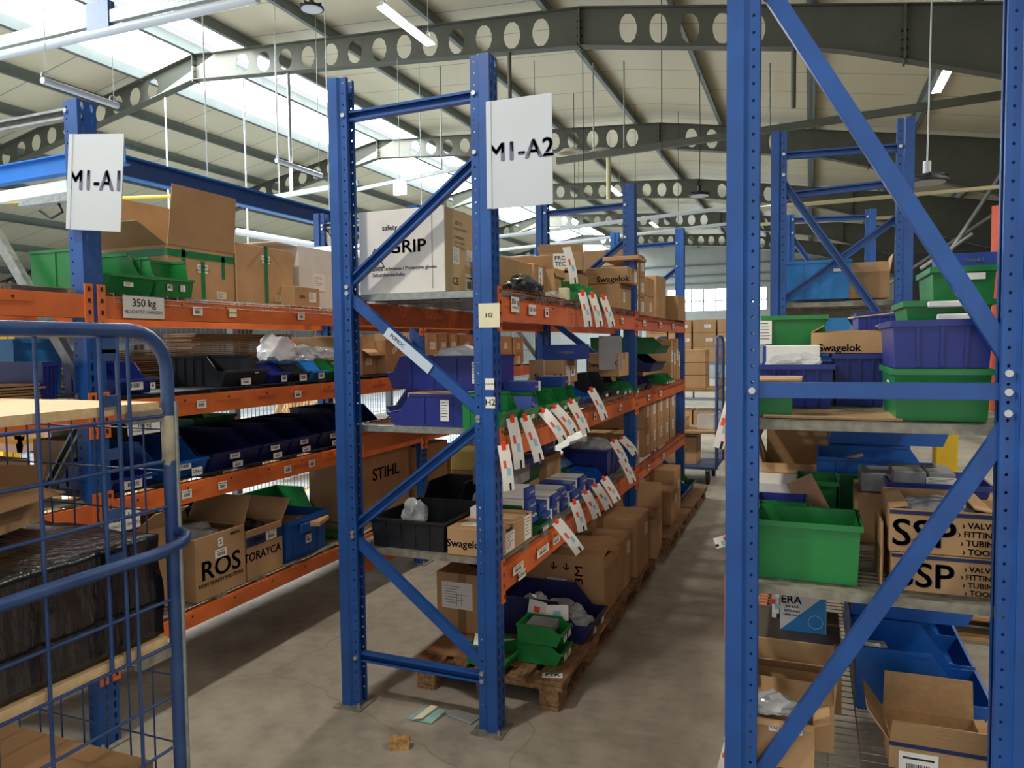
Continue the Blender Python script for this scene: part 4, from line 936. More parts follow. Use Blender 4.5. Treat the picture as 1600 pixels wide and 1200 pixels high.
pb(AX-.06,3.67,Z+.05,.11,.03,.07,'small blue parts carton tilted at the front of the green bin',tops=False,rot=(R(-20),0,pi/2))
pb(AX-.22,3.40,Z+.0,.10,.1,.18,'white parts carton behind the near post on the lower shelf',tops=True)
tote(.34,.26,.09,'dgreen','dark green container at the back with a blue carton on it',(-1.72,4.36,Z+.131),pi/2,ribs=0)
carton(.3,.24,.128,'low dim carton under the dark green container',(-1.72,4.36,Z),pi/2)
small_box(.3,.22,.06,'long blue carton with white end lying on the dark green container',(-1.70,4.36,Z+.223),pi/2,tops=False,endw=True)
small_box(.22,.2,.07,'dark blue carton with white end at the back, highest on the lower shelf',(-1.70,4.72,Z+.26),pi/2,tops=False,endw=True)
carton(.28,.26,.255,'dim brown carton under the highest blue carton',(-1.70,4.72,Z),pi/2)
GM = 'blue and white parts cartons on the lower shelf'
spots = [(3.88,.0,.16,.22,.06,0),(3.89,.062,.15,.2,.055,0),(4.07,.0,.15,.22,.07,0),(4.08,.072,.15,.2,.05,1),(4.25,.0,.15,.22,.06,0),(4.26,.062,.14,.2,.06,1),(4.43,.0,.15,.22,.08,1),(4.44,.082,.15,.2,.045,0),(4.62,.0,.16,.22,.07,0),(4.63,.072,.15,.2,.06,1),(4.82,0,.16,.22,.07,0)]
for k,(y,z,w,d,h,tp) in enumerate(spots):
    pb(AX-.16-.01*(k%3),y,Z+z,w,d,h,'%s parts carton %s along the lower shelf edge' % (ORD[k//2].replace('nearest','first'),('beneath','on top')[1 if z else 0]),tops=bool(tp),endw=not tp,group=GM)
for k,y in enumerate((4.55,4.85,5.1)):
    pick_bin(.2,.26,.10,('royal','green','royal')[k],('royal blue low bin among the parts cartons','green low bin between the two royal blue low bins','royal blue low bin nearest the second post, lower shelf')[k],(-1.72 if k < 2 else AX-.15,(4.99,5.21,5.06)[k],Z),pi/2)
tote(.44,.36,.20,'navy','navy container by the second post on the lower shelf',(AX-.26,5.57,Z),pi/2,ribs=2)
bag(44,(.16,.13,.07),(AX-.26,5.55,Z+.16),'clear plastic bag piled in the navy container by the second post', bag_m)
bag(45,(.12,.18,.05),(-1.70,5.10,Z+.10),'blue tinted clear film over the royal blue low bins', mat('blue_film',srgb('4f86c0'),.2,0,.1,8,.3,trans=.3,alpha=.8))
GL = 'paper tags on the lower shelf edge'
for k,(px,dz,tl,L,bd) in enumerate(((862,.05,34,.20,.7),(890,.09,12,.17,.5),(908,.10,20,.16,.6),(924,.10,26,.16,.6),(937,.11,28,.17,.5),(966,.16,22,.18,.5),(961,.30,24,.17,.6),(974,.29,34,.14,.8))):
    yy = cy(px, AX+.02, Z+dz); tag((AX+(.04 if k < 6 else .0),yy,Z+dz), R(42), '%s white tag with orange clip along the lower shelf edge' % ORD[k].replace('nearest','first'), GL, L=L, bend=bd, tilt=-R(tl), w=.06)
small_box(.26,.26,.10,'grey lidded box above the white glove box, lower shelf',(-1.62,4.02,Z+.17),0,tops=False,txt=' ') if 0 else None
carton(.26,.24,.10,'light grey lidded box on the lower shelf behind the near post',(-1.66,4.02,Z+.185),.0,mt=card_g,tp=None)
carton(.19,.22,.18,'grey box under the light grey lidded box',(-1.66,4.02,Z),.0,mt=card_g,tp=None,prints=(('lines','f',.02,.03,.08,.07),))
carton(.12,.16,.085,'small white glove carton with a red mark, lower shelf',(-1.69,3.80,Z),0,mt=card_w,tp=None,prints=(('text','f',-.03,.01,1.2,.03,'3M',redink),('patch','f',.03,.01,.03,.02,None,navyink)))
bag(47,(.07,.06,.05),(-1.69,3.80,Z+.087),'clear bag of small parts on the small white glove carton', bag_m)
carton(.22,.26,.12,'pale yellow carton behind the grey lidded box',(-1.98,4.36,Z+.20),.0,mt=mat('yellow_card',srgb('d9c46a'),.7,0,.06,8),tp=None)
carton(.22,.28,.198,'brown carton under the pale yellow carton',(-1.98,4.36,Z),.0)
carton(.22,.34,.30,'brown carton far back left on the lower shelf',(-1.98,4.74,Z),0)
carton(.22,.3,.40,'tall pale brown carton at the back of the lower shelf',(-1.98,5.15,Z),0)
# second bay lower shelf
Z3 = LA[2]+.016
carton(.22,.40,.26,'single tan carton just past the second post, lower shelf',(AX-.24,6.15,Z3),pi/2,prints=(('lines','f',0,0,.1,.12),))
for k,(y0,ww) in enumerate(((6.62,.30),(6.94,.30),(7.28,.32),(7.62,.32),(7.96,.3))):
    for q in (0,1):
        carton(ww-.015,.50,.245,'%s carton counted from the second post, %s layer, lower shelf' % (ORD[k].replace('nearest','first'),('lower','upper')[q]),(AX-.30,y0,Z3+.248*q),pi/2,group='tan cartons stacked in the far bay, lower shelf',prints=(('lines','f',.02,.02,.1,.10),))

# ---------------------------------------------------------------- pallets and goods on the floor under the middle rack
def pallet(label, loc, rz=0, L=1.2, Wd=.8, mt=None, top=True, group=None):
    """boards run along local x; blocks below"""
    mt = mt or wood_d; t = thing('pallet', label, 'pallet', loc, rz, group)
    for i, y in enumerate((-.33,-.165,0,.165,.33)):
        bw = .0725 if i % 2 == 0 else .05; m = MB(); m.box(-L/2,L/2,(y-bw)*Wd/.8,(y+bw)*Wd/.8,.122,.144,mt,bev=.003); part('deck_board', m, t)
    for x in (-L/2+.0725,0,L/2-.0725): m = MB(); m.box(x-.0725,x+.0725,-Wd/2,Wd/2,.1,.122,mt); part('cross_board', m, t)
    for x in (-L/2+.0725,0,L/2-.0725):
        for y in (-.33,0,.33): m = MB(); m.box(x-.07,x+.07,y*Wd/.8-.05,y*Wd/.8+.05,.022,.1,mt,bev=.004); part('block', m, t)
    for y in (-.33,0,.33): m = MB(); m.box(-L/2,L/2,y*Wd/.8-.05,y*Wd/.8+.05,0,.022,mt); part('skid', m, t)
    return t
pallet('weathered wooden pallet under the near end of the middle rack', (-1.475,3.92,0), pi/2)
pallet('second weathered pallet behind the nearest one under the middle rack', (-1.475,5.15,0), pi/2)
carton(.10,.05,.004,'small white sticker on the nearest pallet corner',(-1.145,3.385,.1445),.3,tp=None,mt=paper,prints=(('text','t',0,0,1,.04,'PTK'),),name='sticker',cat='sticker')
m = MB(); m.box(-.26,.26,-.40,.40,0,.006,tape); solo('cardboard_sheet', m, 'brown cardboard sheet laid on the nearest pallet', 'cardboard', (-1.60,3.82,.1445))
ZP = .1515
g = ony(3.72, ZP, 683, 765, 897, .4)
carton(g['w'],.34,g['h'],'tan taped carton with a big white delivery form on the pallet',(g['loc'][0],3.89,ZP),-.02,tp='f',prints=(('form','f',-.03,.04,.19,.15),))
ZQ = .146
t = pick_bin(.36,.52,.21,'dnavy','large navy bin full of clear bags on the pallet',(-1.33,3.97,ZP),pi/2,front=.45,cut=.35,ribs=3,prints=(('lines','f',-.08,0,.05,.03),('lines','f',.08,0,.05,.03)))
bag(51,(.13,.08,.06),(-1.30,4.02,ZP+.05),'clear bags heaped in the front of the large navy bin', bag_m)
bag(52,(.10,.09,.07),(-1.20,3.93,ZP+.04),'clear ribbed bag at the lip of the large navy bin', bag_m)
bag(53,(.08,.08,.08),(-1.44,3.98,ZP+.05),'clear bag at the back of the large navy bin', bag_m)
for q in (0,1):
    pick_bin(.17,.24,.095,'green','%s of the two stacked green bins on the pallet corner' % ('lower','upper')[q],(-1.245,3.56,ZQ+.097*q+.003),pi/2,front=.72,cut=.22,ribs=0,prints=(('lines','f',-.03,0,.05,.03),('lines','f',.04,0,.04,.03)))
carton(.12,.14,.045,'silver flat part packed in the upper stacked green bin',(-1.255,3.56,ZQ+.15),pi/2,mt=card_g,tp=None)
pick_bin(.19,.24,.10,'green','green bin with loose papers beside the near post on the pallet',(-1.47,3.45,ZQ),pi/2-.1,front=.65,cut=.3,ribs=0)
for k,(x,y,z,a,b,c,lb) in enumerate(((-1.52,3.44,ZP+.09,30,10,20,'white and blue paper sticking out of the green bin by the post'),(-1.44,3.46,ZP+.10,-25,15,60,'white folded paper on the green bin by the post'),(-1.22,3.69,ZP+.19,70,0,20,'white tag with a teal spot behind the stacked green bins'),(-1.33,3.69,ZP+.20,75,0,-20,'white tag with an orange spot behind the stacked green bins'))):
    m = MB(); m.box(-.06,.06,-.04,.04,0,.001,paper); m.box(-.02,.02,-.02,.01,.001,.0015,(navyink,paper,cyanink,orsticker)[k]); solo('paper_slip', m, lb, 'paper', (x,y,z), (R(a),R(b),R(c)))
carton(.32,.50,.34,'open tan carton with arrows and a red mark on the pallet',(-1.36,4.40,ZQ),pi/2,flaps={'f':170,'b':40,'l':-80,'r':85},fl={'f':.06,'l':.15,'r':.14,'b':.1},fill=(61,.1,bag_m),prints=(('text','l',-.02,.10,1.2,.06,'↓ ↓'),('text','l',.10,.06,1.3,.07,'3M',redink,pi/2),('lines','l',-.04,.0,.12,.06)))
m = MB(); m.box(-.15,.15,-.11,.11,0,.005,card_in); solo('cardboard_sheet', m, 'torn tan cardboard sheet lying across the open tan carton', 'cardboard', (-1.24,4.42,ZQ+.362), (R(8),R(-6),.5))
bag(62,(.11,.09,.05),(-1.5,4.40,ZQ+.26),'clear plastic wrap rising from the open tan carton', bag_m)
carton(.36,.50,.34,'worn tan carton, next behind the open carton with arrows',(-1.36,4.78,ZQ),pi/2,tp='v',prints=(('lines','f',.1,.08,.08,.08),))
carton(.40,.52,.40,'worn tan carton with a white label, farther back on the floor row',(-1.34,5.22,ZQ),pi/2,tp='v',prints=(('lines','f',.1,.08,.08,.08),('lines','l',.05,.05,.1,.08)))
carton(.44,.40,.30,'black-sided open carton with a big tan flap pushed into the aisle',(-1.26,5.72,ZQ+.0),pi/2+.1,flaps={'f':-128,'b':10,'l':60,'r':20},fl={'f':.26,'b':.2},mt=card,fill=(63,.1,bag_m))
for k,(y,ww,hh,xx) in enumerate(((6.35,.34,.36,-1.40),(6.75,.36,.30,-1.32),(7.15,.38,.42,-1.36))):
    carton(ww,.42,hh,('tan carton with bags on the floor past the second post','tan carton with a green dot on the floor past the second post','tallest tan carton on the floor past the second post')[k],(xx,y,.146),pi/2,prints=(('lines','f',.05,.05,.08,.08),))
pallet('wooden pallet under the far bay of the middle rack', (-1.45,6.75,0), pi/2)
pallet('last wooden pallet under the far bay of the middle rack', (-1.45,8.0,0), pi/2)
bag(64,(.12,.12,.07),(-1.40,6.35,.51),'clear bag on the tan carton past the second post', bag_m)
for k,(y,c) in enumerate(((7.55,'dnavy'),(7.9,'royal'),(8.25,'dgreen'))):
    pick_bin(.32,.5,.22,c,('dark navy bin on the far floor pallet','royal blue bin on the far floor pallet','dark green bin on the far floor pallet')[k],(-1.40,y,.146),pi/2,content=(70+k,bag_w))
# litter on the floor
t = thing('plastic_wrapper', 'crumpled pale teal plastic wrapper on the floor by the middle rack', 'litter', tuple(P_ for P_ in (-1.66,3.06,0)))
m = MB(); m.quad((-.08,-.05,.003),(.05,-.05,.003),(.07,.06,.02),(-.05,.06,.012),.004,mat('teal_film',srgb('8fb5b3'),.4,0,.2,30,.4)); m.quad((-.04,-.06,.015),(.0,-.05,.02),(.03,.05,.035),(-.01,.06,.03),.003,cream); part('film', m, t)
m = MB(); m.box(-.075,.075,-.035,.035,.0,.012,card_g,bev=.003); solo('foam_strip', m, 'flat pale grey foam strip on the floor beside the teal wrapper', 'litter', (-1.50,3.12,0), (0,0,-.25))
b = bmesh.new(); bmesh.ops.create_cube(b, size=1); bmesh.ops.subdivide_edges(b, edges=b.edges, cuts=6, use_grid_fill=True)
for v in b.verts:
    c = Vector((v.co.x*.085,v.co.y*.04,v.co.z*.05+.025)); c.z += noise.noise(c*60)*.006 if c.z > .03 else 0; c.x += noise.noise(Vector((v.co.z*3,v.co.y*5,2)))*.012; v.co = c
me = bpy.data.meshes.new('broken_block'); b.to_mesh(me); b.free(); me.materials.append(mat('chipboard_chunk',srgb('b28a52'),.9,0,.45,40,.5))
solo('chipboard_chunk', me, 'broken chunk of yellow-brown chipboard on the floor in the foreground', 'wood', (-1.645,2.78,0), (0,0,.45))
m = MB(); m.box(-.03,.03,-.02,.02,0,.002,yellow); solo('floor_sticker', m, 'small yellow patch on the floor behind the middle rack', 'sticker', (-1.93,3.5,0), (0,0,.4))
# ---------------------------------------------------------------- right rack, upper shelf
Z = RL[0]+.031
Y0 = 2.51
g = dict(w=.345,d=.5,h=.125); xr = XRr-.055-.172
def R_(a,b,y,z): return cx(a,y,z),cx(b,y,z)
def onr(y, z, pL, pR, h, d): x0, x1 = cx(pL,y,z+h/2), cx(pR,y,z+h/2); return dict(w=x1-x0-.003,d=d,h=h,loc=((x0+x1)/2,y+d/2,z+.001),rz=0)
def hz(py, px, y): return cz(py, cx(px,y,1.5), y)
z1 = hz(577,1470,2.52)-Z; 
g = onr(2.52, Z, 1392, 1557, z1, .44); mk(tote, g, 'green container, bottom of the tall stack at the right end of the upper shelf', 'green', ribs=0, prints=(('bar','l',.12,.02,.05,.04),))
z2 = hz(500,1470,2.52)-Z-z1-.002; mk(tote, dict(onr(2.52, Z+z1+.002, 1390, 1560, z2, .44)), 'navy ribbed container stacked on the green one, right end of the upper shelf', 'navy', ribs=3)
z3 = Z+z1+z2+.004; h3 = hz(468,1470,2.55)-z3
mk(tote, onr(2.60, z3, 1410, 1558, h3, .36), 'shallow green container above the navy one with papers on it', 'green', ribs=0)
h4 = hz(412,1500,2.58)-z3-h3-.003
mk(tote, onr(2.66, z3+h3+.003, 1452, 1564, h4, .34), 'upper green container with a white label, near the top of the right stack', 'green', ribs=0, prints=(('patch','f',.02,h4*.18,.07,.02,None,paper),))
small_box(.16,.14,.045,'blue box lid with a white script name on top of the right stack',(cx(1515,2.7,2.0),2.80,z3+h3+h4+.004),0,tops=False)
for k,(px,py) in enumerate(((1485,474),(1500,494))):
    carton(.12,.02,.018,('white paper strip on the edge of the shallow green container','second white strip hanging lower on the shallow green container')[k],(cx(px,2.57,1.7),2.585,cz(py,cx(px,2.57,1.7),2.57)-.01),0,tp=None,mt=paper,name='paper_strip',cat='paper')
# left stack
h = hz(598,1210,2.56)-Z; mk(tote, onr(2.56, Z, 1176, 1243, max(.05,h), .3), 'small green container with a cardboard lid at the left front of the upper shelf', 'green', ribs=0)
carton(.15,.3,.008,'thin cardboard lid on the small green container',(cx(1214,2.56,1.6),2.71,Z+h+.002),0,tp=None,name='cardboard_sheet',cat='cardboard')
hA = hz(570,1250,2.92)-Z; gA = onr(2.92, Z, 1182, 1306, hA, .44); mk(tote, gA, 'navy container holding a white box, left side of the upper shelf', 'navy', ribs=4, prints=(('patch','f',-.12,.01,.06,.03,None,paper),))
carton(.20,.2,.09,'white box with a blue edge sitting in the left navy container',(cx(1236,3.0,1.65),3.08,Z+hA-.02),0,mt=card_w,tp=None,prints=(('patch','f',-.094,0,.012,.09,None,swb),))
bag(81,(.10,.05,.035),(cx(1240,2.95,1.65),2.965,Z+hA-.012),'clear film in front of the white box in the navy container', bag_m)
zB = hz(538,1230,2.75); hB = hz(487,1230,2.75)-zB
tote(.19,.3,zB-Z-hA*0-.16,'green','green container hidden under the upper left green one',(cx(1190,3.1,1.6)-.02,3.35,Z),0,ribs=0) if 0 else None
mk(tote, onr(3.40, hz(545,1230,3.40), 1188, 1296, .14, .40), 'green container with a long white label at the top of the left stack', 'green', ribs=0, taper=.1, prints=(('lines','f',-.115,.0,.05,.10),))
mk(tote, onr(3.42, Z, 1192, 1287, hz(545,1230,3.40)-Z-.004, .36), 'green container under the top one in the left stack', 'green', ribs=0)
g = onr(3.02, Z, 1300, 1388, hz(553,1350,3.02)-Z, .5); mk(tote, g, 'dark navy ribbed container in the middle of the upper shelf', 'navy', ribs=3)
g2 = onr(3.6, Z, 1337, 1412, hz(488,1370,3.6)-Z, .5); mk(tote, g2, 'tall navy container farther back in the middle', 'navy', ribs=3)
g3 = onr(3.56, Z+.0, 1284, 1334, hz(519,1310,3.56)-Z-.0, .4)
carton(.29,.3,hz(519,1320,3.12)-Z-g['h']-.002,'tan carton with a blue script name on the middle navy container',(cx(1332,3.12,1.7),3.30,Z+g['h']+.002),0,flaps={'f':-178,'b':0,'l':-60,'r':-60},fl={'f':.004,'b':.01,'l':.05,'r':.05},prints=(('text','f',-.045,-.02,1.0,.04,'Swagelok',navyink),))
m = MB(); m.box(-.2,.2,-.14,.14,0,.006,card_in); solo('cardboard_sheet', m, 'pale cardboard sheet lying on the front of the right upper shelf', 'cardboard', (cx(1300,2.65,1.5),2.66,Z+.001), (0,0,-.06))
m = MB(); m.box(-.07,.07,-.05,.05,0,.004,ply); solo('paper_envelope', m, 'small buff envelope on the script carton', 'paper', (cx(1362,3.1,1.7),3.19,Z+g['h']+.142), (0,-.1,.2))
# far upper shelf goods
Zf = 2.031
tote(.42,.5,.26,'sky','light blue lidded crate on the far high shelf of the right rack',(cx(1278,5.5,2.1),5.75,Zf),0,ribs=3,prints=(('patch','f',.12,.06,.05,.02,None,paper),))
carton(.26,.3,.17,'open tan carton on the far high shelf',(cx(1357,5.5,2.1),5.70,Zf),0,flaps={'f':-30,'b':5,'r':10,'l':60},fl={'r':.12,'b':.05,'f':.08})
t = tote(.9,.9,.9,'sky','pale blue tank far behind the right rack',(cx(1276,11,2.2),11.5,1.75),0,ribs=2,rim=.05)
carton(1.2,1.2,1.749,'tall dark crate carrying the pale blue tank far behind',(cx(1276,11,2.2),11.5,.0),0,mt=dark,tp=None,name='machine',cat='machine')

# ---------------------------------------------------------------- right rack, middle shelf
Z = RL[1]+.031
h = cz(818,cx(1260,2.53,1.1),2.53)-Z
mk(tote, onr(2.53, Z, 1176, 1350, h, .26), 'long bright green container at the front of the right middle shelf', 'green', ribs=0, taper=.05)
h2 = cz(797,cx(1220,2.86,1.1),2.86)-Z
mk(tote, onr(2.82, Z, 1178, 1268, h2, .2), 'green container just behind the long bright green one', 'green', ribs=0)
mk(tote, onr(3.06, Z, 1178, 1262, cz(790,0,3.06)-Z, .22), 'navy container behind the two green containers on the right middle shelf', 'navy', ribs=0)
carton(.19,.26,.17,'white box with worn sides on the right middle shelf',(cx(1211,3.35,1.1),3.46,Z),0,mt=card_w,tp=None)
m = MB(); m.box(-.055,.055,-.003,.003,-.1,.1,tape); solo('cardboard_sheet', m, 'dark brown loose flap leaning on the white box', 'cardboard', (cx(1262,3.2,1.1)+.01,3.30,Z+.11), (R(-12),R(-28),0))
mk(tote, onr(3.36, Z, 1243, 1311, cz(752,0,3.36)-Z, .26), 'green container with clear tape beside the white box', 'green', ribs=0)
g = onr(3.95, Z, 1190, 1297, .16, .4)
mk(carton, g, 'crushed open carton with a tall corrugated back flap on the right middle shelf', flaps={'b':2,'f':100,'l':20,'r':70}, fl={'b':.27,'f':.14,'l':.25,'r':.16}, mt=card_in)
bag(84,(.12,.05,.10),(cx(1245,4.4,1.3),4.50,Z+.20),'clear plastic sheet rising behind the crushed carton', bag_m)
GR = 'royal blue bins nested on the right middle shelf'
for k,(y,zz) in enumerate(((3.78,0),(4.18,0),(4.6,0))):
    pick_bin(.36,.42,.20,'royal','%s row royal blue bin, lower, on the right middle shelf' % ('front','middle','back')[k],(cx(1380,y,1.1),y+.14,Z),pi/2,front=.5,cut=.25,group=GR) if 0 else None
gy = 3.62
pick_bin(.40,.50,.24,'royal','lower big royal blue bin in the middle of the right middle shelf',(cx(1372,gy,1.15),gy+.25,Z),pi/2,front=.45,cut=.3)
pick_bin(.40,.52,.24,'royal','rear big royal blue bin on the right middle shelf',(cx(1385,gy+.45,1.15),gy+.72,Z),pi/2,front=.45,cut=.3)
pick_bin(.40,.54,.20,'royal','upper big royal blue bin stacked on the rear one',(cx(1392,gy+.45,1.3),gy+.72,Z+.245),pi/2,front=.45,cut=.3)
carton(.22,.22,.05,'flat grey-white box on the upper royal blue bin',(cx(1395,4.3,1.4),4.32,Z+.41),0,mt=card_g,tp=None)
mk(pick_bin, dict(w=.12,d=.26,h=.18,loc=(cx(1346,3.4,1.1)-.03,3.46,Z),rz=0), 'narrow green bin left of the grey boxes on the right middle shelf', 'green', curve=True)
zt_ = cz(776,cx(1460,2.98,1.2),2.98); carton(.30,.28,zt_-Z-.003,'tan carton under the navy tray of grey boxes',(cx(1470,2.98,1.2)+.05,3.13,Z),0)
gt = onr(2.98, zt_, 1385, 1556, .042, .30); mk(tote, gt, 'shallow navy tray of grey boxes on the right middle shelf', 'navy', ribs=0)
for k,(a,b,lb) in enumerate(((1396,1448,'left grey box in the navy tray'),(1450,1494,'right grey box with a white label in the navy tray'))):
    g = onr(3.02, gt['loc'][2]+.008, a, b, .068, .2); mk(carton, g, lb, mt=card_g, tp=None, prints=(('lines','f',0,0,.10,.035),) if k else ())
carton(.12,.2,.07,'grey box left of the navy tray',(cx(1374,3.1,1.25),3.22,Z+.195),0,mt=card_g,tp=None)
carton(.16,.3,.19,'plain box under the grey box left of the tray',(cx(1376,3.1,1.1),3.26,Z),0)
hb1 = cz(866,cx(1470,2.56,1.1),2.56)-Z
g = onr(2.54, Z, 1392, 1556, hb1, .30); w, h = g['w'], g['h']
def ssp(g, label, **k):
    w, h = g['w'], g['h']
    return mk(carton, g, label, prints=(('text','f',-w*.17,-h*.08,1.05,h*.88,'SSP',navyink),('patch','f',0,h*.42,w,h*.09,None,navyink),('text','f',w*.37,h*.20,1,h*.19,'› VALVES'),('text','f',w*.37,0,1,h*.19,'› FITTINGS'),('text','f',w*.37,-h*.2,1,h*.19,'› TUBING'),('text','f',w*.37,-h*.4,1,h*.19,'› TOOLS')), **k)
ssp(g, 'lower tan carton with big dark block letters on the right middle shelf', tp=None)
hb2 = cz(797,cx(1470,2.56,1.2),2.56)-Z-hb1-.003
g = onr(2.54, Z+hb1+.003, 1389, 1556, hb2, .30)
ssp(g, 'upper open carton with big dark block letters on the right middle shelf', flaps={'f':-178,'b':2,'l':-80,'r':-80}, fl={'f':.004,'b':.012,'l':.05,'r':.05}, fill=(90,.03,card_g))
carton(.008,.22,.20,'loose brown flap hanging left of the two block-letter cartons',(cx(1384,2.56,1.1)-.01,2.68,Z+.004),.0,tp=None,name='cardboard_sheet',cat='cardboard')

# ---------------------------------------------------------------- right rack, lowest mesh shelf
Z = .404
yb = 2.88; zt = cz(1003,cx(1250,yb,.7),yb); x0, x1 = cx(1166,yb,zt), cx(1316,yb,zt)
carton(x1-x0,.36,zt-Z,'big dark-topped carton under the blue and white carton, lowest right shelf',((x0+x1)/2,yb+.18,Z),0,mt=card,prints=(('patch','t',0,0,x1-x0-.01,.35,None,mat('dark_tape_top',srgb('4e463c'),.5,0,.1,9)),))
ye = yb+.10; ex0, ex1 = cx(1219,ye,zt+.05), cx(1291,ye,zt+.05); hE = cz(925,(ex0+ex1)/2,ye)-zt; wE = ex1-ex0; teal = mat('teal_ink',srgb('16688a'),.6)
t = carton(wE,.13,hE,'white and blue valve carton standing on the big dark-topped carton',((ex0+ex1)/2,ye+.065,zt+.002),0,mt=card_w,flaps={'b':10,'f':-178,'l':-60,'r':-60},fl={'b':.03,'f':.004,'l':.02,'r':.02},
   prints=(('text','f',-wE*.26,hE*.26,1,hE*.27,'ERA',teal),('text','f',-wE*.24,hE*.10,1,.013,'200 BAR',teal),('text','f',-wE*.24,-.002,1,.011,'EXTENDED',teal),('text','f',-wE*.24,-hE*.11,1,.011,'TANK VALVE',teal)))
m = MB(); a = wE/2-.001; m.add([(-a,-.0662,.001),(a,-.0662,.001),(a,-.0662,hE-.006)],[(0,1,2)],mat('valve_blue',srgb('1f80c4'),.5)); part('blue_triangle', m, t)
m = MB(); rr = hE*.17
for k in range(8): a0,a1 = R(45*k),R(45*k+45); m.box(0,rr*2*sin(pi/8),-.0005,.0005,0,.0004,white_t,Matrix.Translation((wE*.27+rr*cos(a0),-.0668,hE*.27+rr*sin(a0))) @ Matrix.Rotation(pi/2,4,'X') @ Matrix.Rotation((a0+a1)/2+pi/2,4,'Z'))
part('printed_drawing', m, t)
tag((ex0-.015,ye-.02,zt+hE+.01),0,'white tag with orange top left of the valve carton',None,L=.10,bend=.3,w=.025)
yo = 2.60; ho = cz(1098,cx(1250,yo,.6),yo)-Z; g = onr(yo, Z, 1170, 1304, ho, .26)
mk(carton, g, 'open tan carton with upright flaps at the left of the lowest right shelf', flaps={'f':-78,'b':-40,'l':8,'r':4}, fl={'f':.11,'b':.05,'l':.11,'r':.12})
bag(95,(.08,.05,.04),(-.10,2.505,Z+.155),'clear bag with a grey metal part in the shallow tan carton', bag_m)
t = carton(.23,.12,.15,'shallow tan carton with a bagged metal part, front left of the lowest right shelf',(-.09,2.52,Z),.0,flaps={'f':150,'b':178,'l':20,'r':70},fl={'f':.02,'b':.01,'r':.05},prints=(('txt','b',0,.0,.12,.025,'VALVE PLUGS'),('txt','f',.03,.05,.10,.022,'VALVE PLUGS')))
GQ = 'large blue scoop bins on the lowest right shelf'
for k,(y,zz) in enumerate(((2.98,0),(3.34,0),(3.66,.0))):
    pick_bin(.33,.44,.235,'royal','%s of the large blue scoop bins on the lowest right shelf' % ('nearest','middle','farthest')[k],(.385,y+.14,Z+zz),pi/2,front=.30,cut=.45,curve=True,group=GQ,ribs=0)
for k,(y) in enumerate((3.30,3.66)):
    pick_bin(.33,.44,.22,'royal','%s upper blue bin stacked over the scoop bins' % ('near','far')[k],(.385,y+.14,Z+.24),pi/2,front=.30,cut=.5,curve=True,ribs=0)
carton(.12,.10,.02,'small flat white-topped pack inside the nearest blue scoop bin',(.22,3.05,Z+.19),.1,mt=card_g,tp=None,prints=(('lines','t',0,0,.07,.04),))
carton(.02,.02,.188,'grey part under the flat pack in the blue bin',(.22,3.05,Z+.004),.1,mt=card_g,tp=None) if 0 else None
zc = .30
yo = 2.58; hc = cz(1168,cx(1460,yo,.6),yo)-Z; g = onr(yo, Z, 1388, 1548, hc, .24); w, h = g['w'], g['h']
mk(carton, g, 'open tan carton with a navy line and tall flaps, front right of lowest shelf', flaps={'f':20,'b':2,'l':35,'r':80}, fl={'f':.085,'b':.125,'l':.11,'r':.03}, mt=card_in, prints=(('bar','f',-w*.2,-.03,.11,.09),('patch','f',0,h/2-.008,w,.014,None,navyink)))
# wire and floor beyond
pallet('light new wooden pallet on the floor behind the right rack', (1.15,5.35,0), 0, mt=wood)
carton(.5,.4,.3,'tan carton on the light new pallet',(1.15,5.35,.146),0)
m = MB(); m.box(-.07,.07,-.07,.07,0,1.15,yellow,bev=.01); solo('post_protector', m, 'yellow post protector behind the right rack', 'protector', (.885,5.95,0)) 
for k,(x,y) in enumerate(((1.35,4.6),(1.5,5.1))):
    pass
tf = tag
# tags on the aisle side of the right rack
GS = 'paper tags on the aisle side of the right rack'
for k,(px,py,L,tl,lb) in enumerate(((1127,630,.17,-14,'long white tag at eye level beside the right post'),(1133,838,.07,-70,'short white tag lying out level, beside the right post at the middle shelf'),(1133,1125,.07,-10,'white tag with an orange edge low on the right post'),(1127,1160,.10,-14,'lowest white tag beside the right post'))):
    y = 2.9; x = cx(px+14,y,1.0); tag((x,y,cz(py,x,y)), 0, lb, None, L=L, bend=.3, tilt=R(-tl), w=.04)
# ---------------------------------------------------------------- lamps, pipes and rails hung under the roof
def tube_lamp(x, y0, y1, z, label, on=True, zt=None, wires=True):
    t = thing('tube_lamp', label, 'lamp', (x,(y0+y1)/2,z)); L = (y1-y0)/2
    m = MB(); m.tube([(0,-L,0),(0,L,0)],.032 if not on else .025,whitetube if not on else whitetube,12); part('housing', m, t)
    if on: m = MB(); m.box(-.05,.05,-L,L,-.04,-.024,tube_on); part('glowing_strip', m, t)
    for s in (-1,1):
        m = MB(); m.tube([(0,s*L*.9,.02),(0,s*L*.9,(zt or roofz(x))-z)],.004,galv,5); part('wire', m, t)
        m = MB(); m.tube([(0,s*L*.9-.05,.03),(.0,s*L*.9-.04,.07),(0,s*L*.9,.09),(0,s*L*.9+.04,.06)],.006,whitetube,6); part('hook', m, t)
    return t
tube_lamp(-3.80,6.37,7.36,5.0,'glowing tube lamp above the middle rack, large and bright')
tube_lamp(1.515,10.5,11.35,5.0,'glowing tube lamp at the upper right between the blue posts')
tube_lamp(cx(966,17,5),16.2,17.2,cz(300,-4,17),'small glowing tube lamp behind the hanging white sign')
tube_lamp(cx(1022,24,5),23.5,24.5,cz(348,-4,24),'farthest small glowing tube lamp behind the middle rack')
tube_lamp(-6.50,4.93,5.73,4.2,'unlit white tube lamp hung by wires above the left post',False)
